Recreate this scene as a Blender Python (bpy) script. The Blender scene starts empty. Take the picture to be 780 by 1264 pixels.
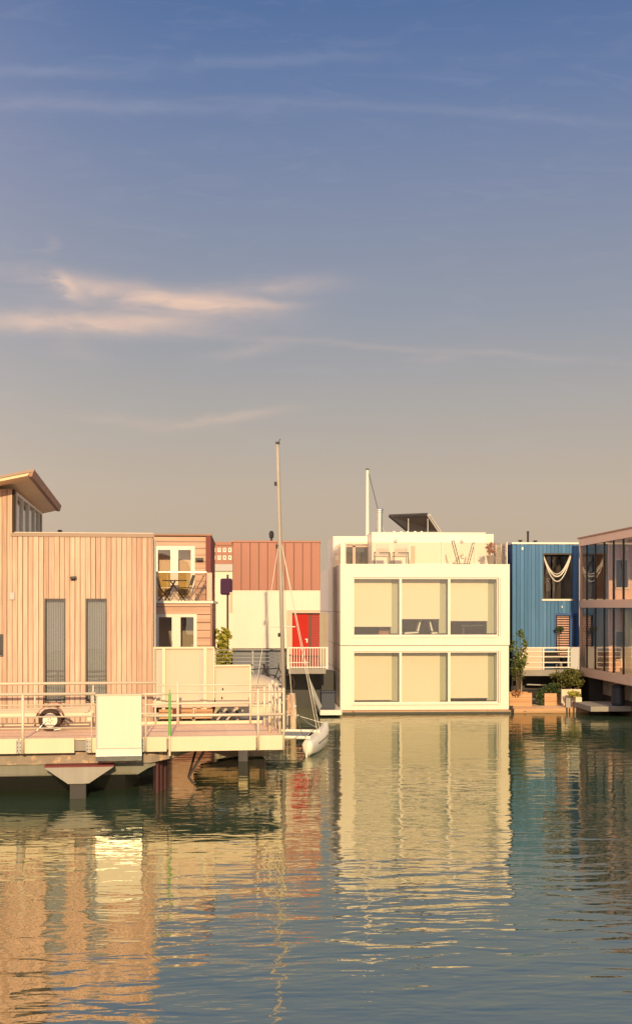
import bpy, bmesh, math, random
from mathutils import Vector, Matrix
random.seed(7)
R = math.radians
scene = bpy.context.scene
col = scene.collection

# ------------------------------------------------------------------ camera
CAM_H, F, YAW = 4.4, 1500.0, R(3.43)
cd = bpy.data.cameras.new('camera'); cam = bpy.data.objects.new('camera', cd); col.objects.link(cam)
cam.location = (0, 0, CAM_H); cam.rotation_euler = (R(90), 0, -YAW)
cd.sensor_fit = 'HORIZONTAL'; cd.sensor_width = 36; cd.lens = F / 780 * 36
cd.shift_y = 117 / 780; cd.clip_end = 4000; cd.clip_start = 0.1
scene.camera = cam

# ------------------------------------------------------------------ light
SUN_AZ, SUN_EL = R(0.5), R(19)        # behind the camera, to the right
sd = bpy.data.lights.new('sun', 'SUN'); sd.energy = 4.5; sd.angle = R(0.6); sd.color = (1.0, 0.73, 0.385)
sun = bpy.data.objects.new('sun', sd); col.objects.link(sun)
tosun = Vector((math.sin(SUN_AZ) * math.cos(SUN_EL), -math.cos(SUN_AZ) * math.cos(SUN_EL), math.sin(SUN_EL)))
sun.rotation_euler = tosun.to_track_quat('Z', 'Y').to_euler(); sun.location = (20, -30, 30)

def lin(r, g, b):
    f = lambda c: ((c / 255 + 0.055) / 1.055) ** 2.4 if c > 10 else c / 255 / 12.92
    return (f(r), f(g), f(b), 1)

world = bpy.data.worlds.new("World"); scene.world = world; world.use_nodes = True
nt = world.node_tree; nt.nodes.clear(); N = nt.nodes.new; L = nt.links.new
GLOW = 0.55
def mth(op, a, b=None, c=None, tree=None):
    t = tree or nt
    n = t.nodes.new('ShaderNodeMath'); n.operation = op
    for i, v in enumerate((a, b, c)):
        if v is None: continue
        if isinstance(v, (int, float)): n.inputs[i].default_value = v
        else: t.links.new(v, n.inputs[i])
    return n.outputs[0]
geo = N('ShaderNodeNewGeometry'); tc = N('ShaderNodeTexCoord')
sep = N('ShaderNodeSeparateXYZ'); L(tc.outputs['Generated'], sep.inputs[0])
dx, dy, dz = sep.outputs
elev = mth('ARCSINE', dz)
ramp = N('ShaderNodeValToRGB'); L(mth('DIVIDE', elev, math.pi / 2), ramp.inputs[0])
def el(py): return math.atan((749 - py) / F) / (math.pi / 2)
stops = [(0.0, lin(200, 174, 146)), (el(600), lin(191, 172, 152)), (el(500), lin(172, 164, 157)), (el(390), lin(148, 151, 161)),
         (el(230), lin(124, 135, 163)), (el(100), lin(98, 120, 161)), (el(0), lin(78, 107, 155)), (0.6, lin(92, 118, 160)), (1.0, lin(92, 118, 160))]
cr = ramp.color_ramp
while len(cr.elements) < len(stops): cr.elements.new(0.5)
for e, (p, c) in zip(cr.elements, stops): e.position = p; e.color = c
sky = N('ShaderNodeTexSky'); sky.sky_type = 'NISHITA'; sky.sun_disc = False
sky.sun_elevation = SUN_EL; sky.sun_rotation = math.pi - SUN_AZ; sky.dust_density = 3
skm = N('ShaderNodeVectorMath'); skm.operation = 'SCALE'; L(sky.outputs[0], skm.inputs[0]); skm.inputs['Scale'].default_value = 0.09
mx = N('ShaderNodeMixRGB'); mx.inputs[0].default_value = 0.12; L(ramp.outputs[0], mx.inputs[1]); L(skm.outputs[0], mx.inputs[2])
# high thin clouds: directions measured as tangents, U to the east, V up
sy = mth('MAXIMUM', dy, 0.05)
U = mth('DIVIDE', dx, sy); V = mth('DIVIDE', dz, sy)
def uv(px, py):
    u = (px - 390) / F; c, s = math.cos(YAW), math.sin(YAW); d = c - u * s
    return (s + u * c) / d, (749 - py) / F / d
cmb = N('ShaderNodeCombineXYZ'); L(mth('MULTIPLY', U, 14.0), cmb.inputs[0]); L(mth('MULTIPLY', V, 60.0), cmb.inputs[1])
nz = N('ShaderNodeTexNoise'); nz.inputs['Scale'].default_value = 1.0; nz.inputs['Detail'].default_value = 8; nz.inputs['Roughness'].default_value = 0.6
nz.inputs['Distortion'].default_value = 0.8; L(cmb.outputs[0], nz.inputs['Vector'])
n1 = nz.outputs[0]
cmb2 = N('ShaderNodeCombineXYZ'); L(mth('MULTIPLY', U, 22.0), cmb2.inputs[0]); L(mth('MULTIPLY', V, 22.0), cmb2.inputs[1])
nzb = N('ShaderNodeTexNoise'); nzb.inputs['Scale'].default_value = 1.0; nzb.inputs['Detail'].default_value = 3; L(cmb2.outputs[0], nzb.inputs['Vector'])
Vw = mth('ADD', V, mth('MULTIPLY', mth('SUBTRACT', nzb.outputs[0], 0.5), 0.012))
Uw = mth('ADD', U, mth('MULTIPLY', mth('SUBTRACT', n1, 0.5), 0.05))
def streak(px, py, lx, ly, ang, amp, power=1.0):
    cu, cv = uv(px, py); ca, sa = math.cos(ang), math.sin(ang)
    a = mth('SUBTRACT', Uw, cu); b = mth('SUBTRACT', Vw, cv)
    p = mth('DIVIDE', mth('ADD', mth('MULTIPLY', a, ca), mth('MULTIPLY', b, sa)), lx / F)
    q = mth('DIVIDE', mth('SUBTRACT', mth('MULTIPLY', b, ca), mth('MULTIPLY', a, sa)), ly / F)
    r = mth('ADD', mth('MULTIPLY', p, p), mth('MULTIPLY', q, q))
    return mth('MULTIPLY', mth('EXPONENT', mth('MULTIPLY', r, -1.0)), amp)
parts = [streak(240, 373, 85, 13, R(-5), 0.85), streak(120, 352, 85, 13, R(-8), 0.42), streak(85, 352, 26, 8, R(-38), 0.5),
         streak(90, 398, 150, 13, R(-1), 0.60), streak(150, 385, 140, 22, R(0), 0.16), streak(190, 395, 60, 8, R(4), 0.25), streak(350, 352, 70, 12, R(2), 0.26),
         streak(330, 376, 45, 6, R(3), 0.35), streak(62, 302, 10, 9, R(50), 0.12), streak(285, 516, 70, 6, R(9), 0.28),
         streak(180, 522, 90, 7, R(-4), 0.14), streak(310, 432, 50, 8, R(10), 0.16), streak(480, 428, 260, 4, R(-3), 0.13),
         streak(540, 440, 30, 5, R(0), 0.12), streak(90, 430, 40, 14, R(-20), 0.08)]
acc = parts[0]
for p in parts[1:]: acc = mth('ADD', acc, p)
tex = mth('MULTIPLY_ADD', n1, 1.8, -0.05); tex = mth('MAXIMUM', tex, 0.0)
acc = mth('MULTIPLY', acc, tex)
# contrails and veil, softer and bluish
veil = [streak(330, 74, 130, 8, R(4), 0.11), streak(40, 88, 120, 7, R(0), 0.1), streak(140, 130, 200, 9, R(0), 0.13), streak(400, 127, 140, 5, R(-2), 0.07), streak(640, 142, 190, 7, R(-3.5), 0.08)]
vac = veil[0]
for p in veil[1:]: vac = mth('ADD', vac, p)
vac = mth('ADD', vac, mth('MULTIPLY', mth('MAXIMUM', mth('SUBTRACT', n1, 0.52), 0.0), 0.3))
front = mth('GREATER_THAN', dy, 0.1)
m1 = N('ShaderNodeMixRGB'); L(mth('MULTIPLY', mth('MINIMUM', acc, 0.9), front), m1.inputs[0]); L(mx.outputs[0], m1.inputs[1]); m1.inputs[2].default_value = lin(232, 198, 176)
m2 = N('ShaderNodeMixRGB'); L(mth('MULTIPLY', mth('MINIMUM', vac, 0.6), front), m2.inputs[0]); L(m1.outputs[0], m2.inputs[1]); m2.inputs[2].default_value = lin(190, 186, 196)
# the evening sky is far brighter and warmer round the sun, behind the camera
dp = N('ShaderNodeVectorMath'); dp.operation = 'DOT_PRODUCT'; L(tc.outputs['Generated'], dp.inputs[0]); dp.inputs[1].default_value = tosun
gl_ = mth('POWER', mth('MAXIMUM', mth('MULTIPLY_ADD', dp.outputs['Value'], 0.5, 0.5), 0.0), 2.2)
gv = N('ShaderNodeVectorMath'); gv.operation = 'SCALE'; gv.inputs[0].default_value = (1.0, .80, .66); L(mth('MULTIPLY', gl_, GLOW), gv.inputs['Scale'])
lg = mth('POWER', mth('MAXIMUM', mth('MULTIPLY', dx, -1.0), 0.0), 2.3)  # warmer sky to the left, strengthened as fill for shaded side walls
lv_ = N('ShaderNodeVectorMath'); lv_.operation = 'SCALE'; lv_.inputs[0].default_value = (1.0, .66, .46); L(mth('MULTIPLY', lg, 2.2), lv_.inputs['Scale'])
gb0 = N('ShaderNodeVectorMath'); gb0.operation = 'ADD'; L(gv.outputs[0], gb0.inputs[0]); L(lv_.outputs[0], gb0.inputs[1])
ga = N('ShaderNodeVectorMath'); ga.operation = 'ADD'; L(gb0.outputs[0], ga.inputs[0]); L(m2.outputs[0], ga.inputs[1])
bg = N('ShaderNodeBackground'); L(ga.outputs[0], bg.inputs[0]); bg.inputs[1].default_value = 1.0
wo = N('ShaderNodeOutputWorld'); L(bg.outputs[0], wo.inputs[0])

vs = scene.view_settings
vs.view_transform = 'Standard'; vs.look = 'None'; vs.gamma = 1; vs.use_curve_mapping = False; vs.exposure = 0.08
scene.render.engine = 'CYCLES'
scene.cycles.max_bounces = 10; scene.cycles.transparent_max_bounces = 16; scene.cycles.diffuse_bounces = 4
scene.cycles.caustics_reflective = False; scene.cycles.caustics_refractive = False

# ------------------------------------------------------------------ helpers
class Frame:
    """A building's own axes: x along its front, y into its depth."""
    def __init__(s, px, Y=None, rot=0.0, D=None):
        u = (px - 390) / F; c, sn = math.cos(YAW), math.sin(YAW)
        if D is None: D = Y / (c - u * sn)
        s.P = Vector((D * (sn + u * c), D * (c - u * sn), 0)); s.rot = rot
        s.ax = Vector((math.cos(rot), math.sin(rot), 0)); s.n = Vector((-math.sin(rot), math.cos(rot), 0))
    def hit(s, px, py=749, d=0.0):
        u = (px - 390) / F; c, sn = math.cos(YAW), math.sin(YAW)
        dr = Vector((sn + u * c, c - u * sn, 0))
        t = (s.P.dot(s.n) + d) / dr.dot(s.n)
        return (dr * t - s.P).dot(s.ax), CAM_H - (py - 749) / F * t
    def x(s, px, d=0.0): return s.hit(px, 749, d)[0]
    def z(s, px, py, d=0.0): return s.hit(px, py, d)[1]
    def loc(s): return tuple(s.P)

class MB:
    def __init__(s): s.bm = bmesh.new()
    def hexa(s, v):
        vs_ = [s.bm.verts.new(p) for p in v]
        for f in ((0, 3, 2, 1), (4, 5, 6, 7), (0, 1, 5, 4), (1, 2, 6, 5), (2, 3, 7, 6), (3, 0, 4, 7)):
            s.bm.faces.new([vs_[i] for i in f])
        return s
    def box(s, x0, x1, y0, y1, z0, z1):
        if x0 > x1: x0, x1 = x1, x0
        if y0 > y1: y0, y1 = y1, y0
        if z0 > z1: z0, z1 = z1, z0
        return s.hexa([(x0, y0, z0), (x1, y0, z0), (x1, y1, z0), (x0, y1, z0), (x0, y0, z1), (x1, y0, z1), (x1, y1, z1), (x0, y1, z1)])
    def tube(s, p, q, r, r2=None, n=10):
        p, q = Vector(p), Vector(q); r2 = r if r2 is None else r2
        d = (q - p).normalized(); a = d.orthogonal().normalized(); b = d.cross(a)
        A, B = [], []
        for i in range(n):
            t = 2 * math.pi * i / n; o = a * math.cos(t) + b * math.sin(t)
            A.append(s.bm.verts.new(p + o * r)); B.append(s.bm.verts.new(q + o * r2))
        for i in range(n):
            j = (i + 1) % n; s.bm.faces.new((A[i], A[j], B[j], B[i]))
        s.bm.faces.new(A[::-1]); s.bm.faces.new(B)
        return s
    def path(s, pts, r, n=8):
        for a, b in zip(pts, pts[1:]): s.tube(a, b, r, n=n)
        return s
    def prism(s, pts, off):
        """polygon pts (3d) extruded by vector off"""
        off = Vector(off); A = [s.bm.verts.new(Vector(p)) for p in pts]; B = [s.bm.verts.new(Vector(p) + off) for p in pts]
        n = len(pts); s.bm.faces.new(A[::-1]); s.bm.faces.new(B)
        for i in range(n): j = (i + 1) % n; s.bm.faces.new((A[i], A[j], B[j], B[i]))
        return s
    def loft(s, rings, cap=True):
        Rg = [[s.bm.verts.new(p) for p in r] for r in rings]; n = len(rings[0])
        for a, b in zip(Rg, Rg[1:]):
            for i in range(n): j = (i + 1) % n; s.bm.faces.new((a[i], a[j], b[j], b[i]))
        if cap: s.bm.faces.new(Rg[0][::-1]); s.bm.faces.new(Rg[-1])
        return s
    def lathe(s, c, prof, n=16, axis='z'):
        rings = []
        for r, h in prof:
            ring = []
            for i in range(n):
                t = 2 * math.pi * i / n
                if axis == 'z': ring.append((c[0] + r * math.cos(t), c[1] + r * math.sin(t), c[2] + h))
                elif axis == 'y': ring.append((c[0] + r * math.cos(t), c[1] + h, c[2] + r * math.sin(t)))
                else: ring.append((c[0] + h, c[1] + r * math.cos(t), c[2] + r * math.sin(t)))
            rings.append(ring)
        return s.loft(rings)
    def build(s, name, mat, parent=None, bevel=0, smooth=False, loc=None):
        bmesh.ops.recalc_face_normals(s.bm, faces=s.bm.faces)
        me = bpy.data.meshes.new(name); s.bm.to_mesh(me); s.bm.free()
        me.materials.append(mat)
        o = bpy.data.objects.new(name, me); col.objects.link(o)
        if parent: o.parent = parent
        if loc is not None: o.location = loc
        if smooth:
            for p in me.polygons: p.use_smooth = True
        if bevel:
            m = o.modifiers.new('bevel', 'BEVEL'); m.width = bevel; m.segments = 2; m.limit_method = 'ANGLE'
        return o

def tag(o, label=None, cat=None, group=None, kind=None):
    if label: o['label'] = label
    if cat: o['category'] = cat
    if group: o['group'] = group
    if kind: o['kind'] = kind
    return o
def empty(name, loc, rot=0, label=None, cat=None, group=None):
    o = bpy.data.objects.new(name, None); col.objects.link(o); o.location = loc; o.rotation_euler = (0, 0, rot)
    o.empty_display_size = .3
    return tag(o, label, cat, group)
def thing_at(fr, name, label, cat, lx=0, ly=0, z=0, rot=0, group=None):
    p = fr.P + fr.ax * lx + fr.n * ly; return empty(name, (p.x, p.y, z), fr.rot + rot, label, cat, group)

def split(x0, x1, z0, z1, holes):
    """rectangles of x0..x1 * z0..z1 without the holes"""
    xs = sorted({x0, x1} | {min(max(h[i], x0), x1) for h in holes for i in (0, 1)})
    out = []
    for a, b in zip(xs, xs[1:]):
        if b - a < 1e-4: continue
        m = (a + b) / 2
        cuts = sorted([(h[2], h[3]) for h in holes if h[0] < m < h[1]])
        z = z0
        for c0, c1 in cuts:
            if c0 > z: out.append((a, b, z, min(c0, z1)))
            z = max(z, c1)
        if z < z1: out.append((a, b, z, z1))
    return out

# ------------------------------------------------------------------ materials
def newmat(name):
    m = bpy.data.materials.new(name); m.use_nodes = True; t = m.node_tree
    b = t.nodes['Principled BSDF']; return m, t, b
def plain(name, c, rough=0.6, var=0.12, scale=3.0, metal=0.0, bump=0.0, streaks=0.0, dirt=None, spec=0.4):
    m, t, b = newmat(name); n = t.nodes.new; l = t.links.new
    tcn = n('ShaderNodeTexCoord')
    nzn = n('ShaderNodeTexNoise'); nzn.inputs['Scale'].default_value = scale; nzn.inputs['Detail'].default_value = 6
    l(tcn.outputs['Object'], nzn.inputs['Vector'])
    f = mth('MULTIPLY_ADD', nzn.outputs[0], 2 * var, 1 - var, tree=t)
    if streaks:
        mp = n('ShaderNodeMapping'); mp.inputs['Scale'].default_value = (9, 9, .5); l(tcn.outputs['Object'], mp.inputs['Vector'])
        n2 = n('ShaderNodeTexNoise'); n2.inputs['Scale'].default_value = 1; n2.inputs['Detail'].default_value = 5; l(mp.outputs[0], n2.inputs['Vector'])
        f = mth('MULTIPLY', f, mth('MULTIPLY_ADD', n2.outputs[0], 2 * streaks, 1 - streaks, tree=t), tree=t)
    v = n('ShaderNodeVectorMath'); v.operation = 'SCALE'; v.inputs[0].default_value = c[:3]; l(f, v.inputs['Scale'])
    out = v.outputs[0]
    if dirt:
        dc, thr, ds = dirt
        n3 = n('ShaderNodeTexNoise'); n3.inputs['Scale'].default_value = ds; n3.inputs['Detail'].default_value = 8; n3.inputs['Roughness'].default_value = .65
        l(tcn.outputs['Object'], n3.inputs['Vector'])
        mm = n('ShaderNodeMixRGB'); mr = n('ShaderNodeMapRange'); mr.inputs[1].default_value = thr; mr.inputs[2].default_value = thr + .12
        l(n3.outputs[0], mr.inputs[0]); l(mr.outputs[0], mm.inputs[0]); l(out, mm.inputs[1]); mm.inputs[2].default_value = (*dc[:3], 1); out = mm.outputs[0]
    l(out, b.inputs['Base Color'])
    b.inputs['Roughness'].default_value = rough; b.inputs['Metallic'].default_value = metal; b.inputs['Specular IOR Level'].default_value = spec
    if bump:
        bp = n('ShaderNodeBump'); bp.inputs['Strength'].default_value = 1; bp.inputs['Distance'].default_value = bump
        l(nzn.outputs[0], bp.inputs['Height']); l(bp.outputs[0], b.inputs['Normal'])
    return m
def boards(name, c1, c2, width, axis='x', rough=0.75, off=0.0, grain=0.42, weather=None):
    """wood boards: each board has a tone of its own and a long grain"""
    m, t, b = newmat(name); n = t.nodes.new; l = t.links.new
    tcn = n('ShaderNodeTexCoord'); sp = n('ShaderNodeSeparateXYZ'); l(tcn.outputs['Object'], sp.inputs[0])
    a = sp.outputs['XYZ'.index(axis.upper())]
    idx = mth('FLOOR', mth('DIVIDE', mth('ADD', a, off, tree=t), width, tree=t), tree=t)
    wn = n('ShaderNodeTexWhiteNoise'); wn.noise_dimensions = '1D'; l(idx, wn.inputs['W'])
    mp = n('ShaderNodeMapping'); mp.inputs['Scale'].default_value = (40, 40, 1.2) if axis == 'x' else ((1.2, 40, 40) if axis == 'z' else (1.2, 40, 40))
    l(tcn.outputs['Object'], mp.inputs['Vector'])
    va = n('ShaderNodeVectorMath'); va.operation = 'ADD'; l(mp.outputs[0], va.inputs[0])
    cb = n('ShaderNodeCombineXYZ'); l(mth('MULTIPLY', idx, 7.3, tree=t), cb.inputs[2]); l(mth('MULTIPLY', idx, 3.1, tree=t), cb.inputs[0]); l(cb.outputs[0], va.inputs[1])
    gn = n('ShaderNodeTexNoise'); gn.inputs['Scale'].default_value = 1; gn.inputs['Detail'].default_value = 6; l(va.outputs[0], gn.inputs['Vector'])
    big = n('ShaderNodeTexNoise'); big.inputs['Scale'].default_value = .7; big.inputs['Detail'].default_value = 4; l(tcn.outputs['Object'], big.inputs['Vector'])
    kn = n('ShaderNodeTexNoise'); kn.inputs['Scale'].default_value = 6; kn.inputs['Detail'].default_value = 8; kn.inputs['Roughness'].default_value = .7; l(va.outputs[0], kn.inputs['Vector'])
    kn.inputs['Scale'].default_value = .35
    mxx = n('ShaderNodeMixRGB'); l(wn.outputs['Value'], mxx.inputs[0]); mxx.inputs[1].default_value = (*c1, 1); mxx.inputs[2].default_value = (*c2, 1)
    f = mth('MULTIPLY', mth('MULTIPLY_ADD', gn.outputs[0], 2 * grain, 1 - grain, tree=t), mth('MULTIPLY', mth('MULTIPLY_ADD', big.outputs[0], .3, .85, tree=t), mth('MULTIPLY_ADD', kn.outputs[0], .7, .65, tree=t), tree=t), tree=t)
    v = n('ShaderNodeVectorMath'); v.operation = 'SCALE'; l(mxx.outputs[0], v.inputs[0]); l(f, v.inputs['Scale'])
    l(v.outputs[0], b.inputs['Base Color']); b.inputs['Roughness'].default_value = rough; b.inputs['Specular IOR Level'].default_value = .25
    return m
def glass(name, tint=(.85, .9, .88), refl=1.5, rough=0.01):
    m, t, b = newmat(name); t.nodes.remove(b); n = t.nodes.new; l = t.links.new
    tr = n('ShaderNodeBsdfTransparent'); tr.inputs[0].default_value = (*tint, 1)
    gl = n('ShaderNodeBsdfGlossy'); gl.inputs['Roughness'].default_value = rough; gl.inputs['Color'].default_value = (.95, .97, 1, 1)
    tcn = n('ShaderNodeTexCoord'); wv = n('ShaderNodeTexNoise'); wv.inputs['Scale'].default_value = .8; l(tcn.outputs['Object'], wv.inputs['Vector'])
    bp = n('ShaderNodeBump'); bp.inputs['Distance'].default_value = .01; bp.inputs['Strength'].default_value = .6; l(wv.outputs[0], bp.inputs['Height']); l(bp.outputs[0], gl.inputs['Normal'])
    # Schlick reflectance, the same from both faces of the pane
    gg = n('ShaderNodeNewGeometry'); dd = n('ShaderNodeVectorMath'); dd.operation = 'DOT_PRODUCT'; l(gg.outputs['Normal'], dd.inputs[0]); l(gg.outputs['Incoming'], dd.inputs[1])
    F0 = ((refl - 1) / (refl + 1)) ** 2
    om = mth('SUBTRACT', 1.0, mth('ABSOLUTE', dd.outputs['Value'], tree=t), tree=t)
    ff = mth('MULTIPLY_ADD', mth('POWER', om, 5.0, tree=t), (1 - F0) * .8, F0, tree=t)
    ms = n('ShaderNodeMixShader'); l(ff, ms.inputs[0]); l(tr.outputs[0], ms.inputs[1]); l(gl.outputs[0], ms.inputs[2])
    l(ms.outputs[0], t.nodes['Material Output'].inputs['Surface'])
    return m

M = {}
M['timber'] = boards('larch_boards', (.46, .295, .215), (.66, .45, .34), .137, 'x', off=100 * .137)
M['membrane'] = plain('wall_membrane', (.05, .03, .02), .9, .1, 1)
M['timber_side'] = boards('larch_boards_side', (.46, .295, .215), (.66, .45, .34), .137, 'y', off=100 * .137)
M['soffit'] = plain('soffit_ply', (.84, .58, .36), .6, .08, 1.5)
M['clap'] = boards('clapboard', (.50, .31, .23), (.60, .39, .29), .2, 'z', off=10, grain=.12)
M['deckwood'] = boards('deck_boards', (.74, .50, .34), (.84, .60, .42), .7, 'x', off=70, grain=.15)
M['dockwood'] = boards('dock_boards', (.50, .28, .15), (.60, .36, .2), .16, 'z', off=16, grain=.25)
M['white'] = plain('white_render', (.77, .70, .59), .6, .05, 1.2, streaks=.07)
M['white2'] = plain('white_render_old', (.74, .67, .57), .7, .05, 1.5, streaks=.05)
M['whitemetal'] = plain('white_metal', (.74, .68, .59), .4, .06, 5)
M['cream'] = plain('cream_paint', (.68, .57, .40), .5, .06, 2, streaks=.06, dirt=((.45, .36, .24), .68, 5))
M['panelpink'] = plain('pale_panel', (.60, .455, .345), .55, .04, 1.2, streaks=.03)
M['cabinet'] = plain('cabinet_white', (.70, .62, .50), .5, .03, 1.5, streaks=.03)
M['pilegrey'] = plain('pile_head_paint', (.31, .28, .24), .7, .1, 4, streaks=.15, dirt=((.25, .15, .09), .62, 5))
M['shade_algae'] = plain('dark_hull_bottom', (.05, .05, .045), .6, .2, 2)  # shade under the barge put into the colour; also the wet algae line
M['tarp'] = plain('pale_tarp', (.50, .42, .33), .7, .12, 4, bump=.01)
M['frame_dark'] = plain('dark_frame', (.045, .032, .028), .4, .15, 3)
M['black'] = plain('black_metal', (.02, .02, .022), .4, .1, 3)
M['darkroom'] = plain('interior_dark', (.16, .12, .10), .9, .1, 1)
M['roomwall'] = plain('interior_wall', (.42, .34, .27), .9, .05, 1)
M['roomfloor'] = plain('interior_floor', (.22, .14, .08), .5, .1, 1)
M['blind'] = plain('roller_blind', (.90, .80, .62), .8, .05, .7, streaks=.03)
M['blindshade'] = plain('blind_shade', (.46, .46, .34), .8, .05, 2)  # colour of a cream blind in shadow
M['slatblind'] = plain('vertical_blind', (.62, .63, .72), .7, .08, 1)
M['blindw'] = plain('slat_blind', (.50, .49, .48), .7, .05, 1)
M['redclad'] = plain('terracotta_sheet', (.36, .145, .105), .5, .05, 1.2, streaks=.07)
M['redseam'] = plain('seam_dark', (.10, .028, .02), .5, .1, 1)
M['maroon'] = plain('maroon_paint', (.16, .025, .025), .6, .1, 1)
M['reddoor'] = plain('red_door', (.46, .012, .005), .75, .05, 2)
M['reddark'] = plain('red_shutter', (.34, .022, .015), .5, .08, 2)
M['blue'] = boards('blue_boards', (.065, .165, .32), (.10, .22, .40), .17, 'x', off=17, grain=.15)
M['blueside'] = plain('blue_side', (.03, .075, .18), .6, .1, 1)
M['bluetrim'] = plain('blue_trim', (.025, .09, .26), .4, .06, 2)
M['louvre'] = plain('pinkish_louvre', (.50, .30, .24), .6, .1, 3)
M['slate'] = plain('slate_blue_wall', (.16, .17, .21), .7, .12, 1, streaks=.1)
M['concrete'] = plain('concrete', (.30, .27, .24), .85, .2, 1.6, bump=.01, streaks=.12, dirt=((.12, .10, .08), .6, 3))
M['hull'] = plain('barge_hull', (.20, .19, .15), .75, .2, 1.5, bump=.01, streaks=.15, dirt=((.33, .2, .11), .62, 2.2))
M['hullrust'] = plain('barge_rubbing_strake', (.28, .22, .17), .85, .35, 4, bump=.03, dirt=((.62, .42, .24), .53, 3.5))
M['plinth'] = plain('pontoon_plinth', (.46, .32, .19), .8, .25, 3, bump=.01, streaks=.2, dirt=((.18, .10, .05), .58, 3))
M['darkhull'] = plain('dark_pontoon', (.045, .04, .038), .7, .2, 1.5)
M['rustpile'] = plain('red_pile', (.05, .012, .014), .6, .25, 3)
M['steel'] = plain('galvanised', (.50, .50, .48), .38, .1, 4, metal=.85)
M['steelpaint'] = plain('grey_rail_steel', (.42, .40, .38), .45, .1, 4)
M['railcream'] = plain('rail_cream_paint', (.66, .56, .42), .4, .05, 6)
M['green'] = plain('green_paint', (.14, .42, .09), .45, .1, 5)
M['rubber'] = plain('tyre_rubber', (.055, .03, .025), .8, .1, 8)
M['rim'] = plain('wheel_rim', (.70, .64, .52), .45, .08, 8)
M['reflpink'] = plain('reflection_pink', (.80, .58, .46), .8, .06, 1)  # pink of the reflected facades, put into wall colour
M['greypanel'] = plain('grey_brown_panel', (.40, .34, .30), .8, .12, 2, streaks=.1)
M['rooffelt'] = plain('roof_felt', (.10, .09, .085), .9, .15, 2)
M['roofpale'] = plain('pale_roof_membrane', (.62, .55, .46), .9, .1, 1)
M['rooftrim'] = plain('roof_edge_trim', (.30, .20, .15), .5, .1, 2)
M['fascia'] = plain('brown_fascia', (.30, .14, .09), .5, .12, 2)
M['pinkbeam'] = plain('pink_beam', (.62, .44, .34), .6, .06, 1.5, streaks=.06)
M['glass'] = glass('window_glass', (.94, .94, .91), 1.85)
M['glassdark'] = glass('tinted_glass', (.78, .78, .76), 1.9)
M['glassfence'] = glass('balustrade_glass', (.90, .86, .82), 1.5)
M['glasshouse'] = glass('facade_glass', (.92, .87, .83), 1.35)
M['navy'] = plain('navy_plastic', (.022, .028, .05), .5, .1, 2)
M['solar'] = plain('solar_back', (.045, .032, .035), .35, .2, 1)
M['pot'] = plain('grey_pot', (.32, .29, .27), .7, .1, 4)
M['potw'] = plain('pale_pot', (.66, .56, .42), .6, .1, 4)
M['chair'] = plain('chair_white', (.8, .78, .72), .5, .03, 4)
M['brick'] = plain('far_brick', (.38, .18, .13), .8, .1, .6)
M['farwhite'] = plain('far_white', (.72, .64, .50), .8, .04, .5)
M['rope'] = plain('rope_pale', (.72, .66, .55), .8, .1, 20)
M['hullwhite'] = plain('gelcoat_white', (.80, .76, .64), .3, .05, 3)
M['mast'] = plain('mast_alloy', (.40, .35, .30), .4, .08, 2)
M['sailcover'] = plain('net_cloth', (.30, .30, .29), .8, .2, 8)
M['purple'] = plain('purple_canvas', (.05, .012, .05), .8, .1, 2)
M['driftwood'] = plain('bleached_post', (.62, .48, .33), .8, .25, 5, bump=.02)
M['yellow'] = plain('canvas_reflection_yellow', (.72, .50, .18), .8, .06, 1)
M['curtain'] = plain('pale_curtain', (.55, .56, .38), .8, .1, 2, streaks=.25)
M['treewood'] = plain('bark', (.10, .07, .045), .9, .2, 8)
M['soil'] = plain('soil', (.05, .035, .025), .95, .2, 6)
M['land'] = plain('land', (.08, .09, .045), .95, .3, .05)
def leafmat(name, c1, c2):
    m, t, b = newmat(name); n = t.nodes.new; l = t.links.new
    oi = n('ShaderNodeTexCoord'); wn = n('ShaderNodeTexNoise'); wn.inputs['Scale'].default_value = 9; l(oi.outputs['Object'], wn.inputs['Vector'])
    g = n('ShaderNodeMapRange'); g.inputs[1].default_value = .3; g.inputs[2].default_value = .7; l(wn.outputs[0], g.inputs[0])
    mm = n('ShaderNodeMixRGB'); l(g.outputs[0], mm.inputs[0]); mm.inputs[1].default_value = (*c1, 1); mm.inputs[2].default_value = (*c2, 1)
    l(mm.outputs[0], b.inputs['Base Color']); b.inputs['Roughness'].default_value = .6; b.inputs['Specular IOR Level'].default_value = .3
    b.inputs['Subsurface Weight'].default_value = 0
    return m
M['leaf_olive'] = leafmat('leaf_olive', (.06, .09, .02), (.17, .20, .05))
M['leaf_bush'] = leafmat('leaf_bush', (.05, .06, .015), (.15, .14, .035))
M['leaf_dark'] = leafmat('leaf_dark', (.03, .05, .015), (.06, .09, .03))
M['leaf_yellow'] = leafmat('leaf_yellow', (.22, .22, .03), (.40, .36, .06))
M['leaf_red'] = leafmat('leaf_red', (.35, .12, .06), (.45, .25, .12))

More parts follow.
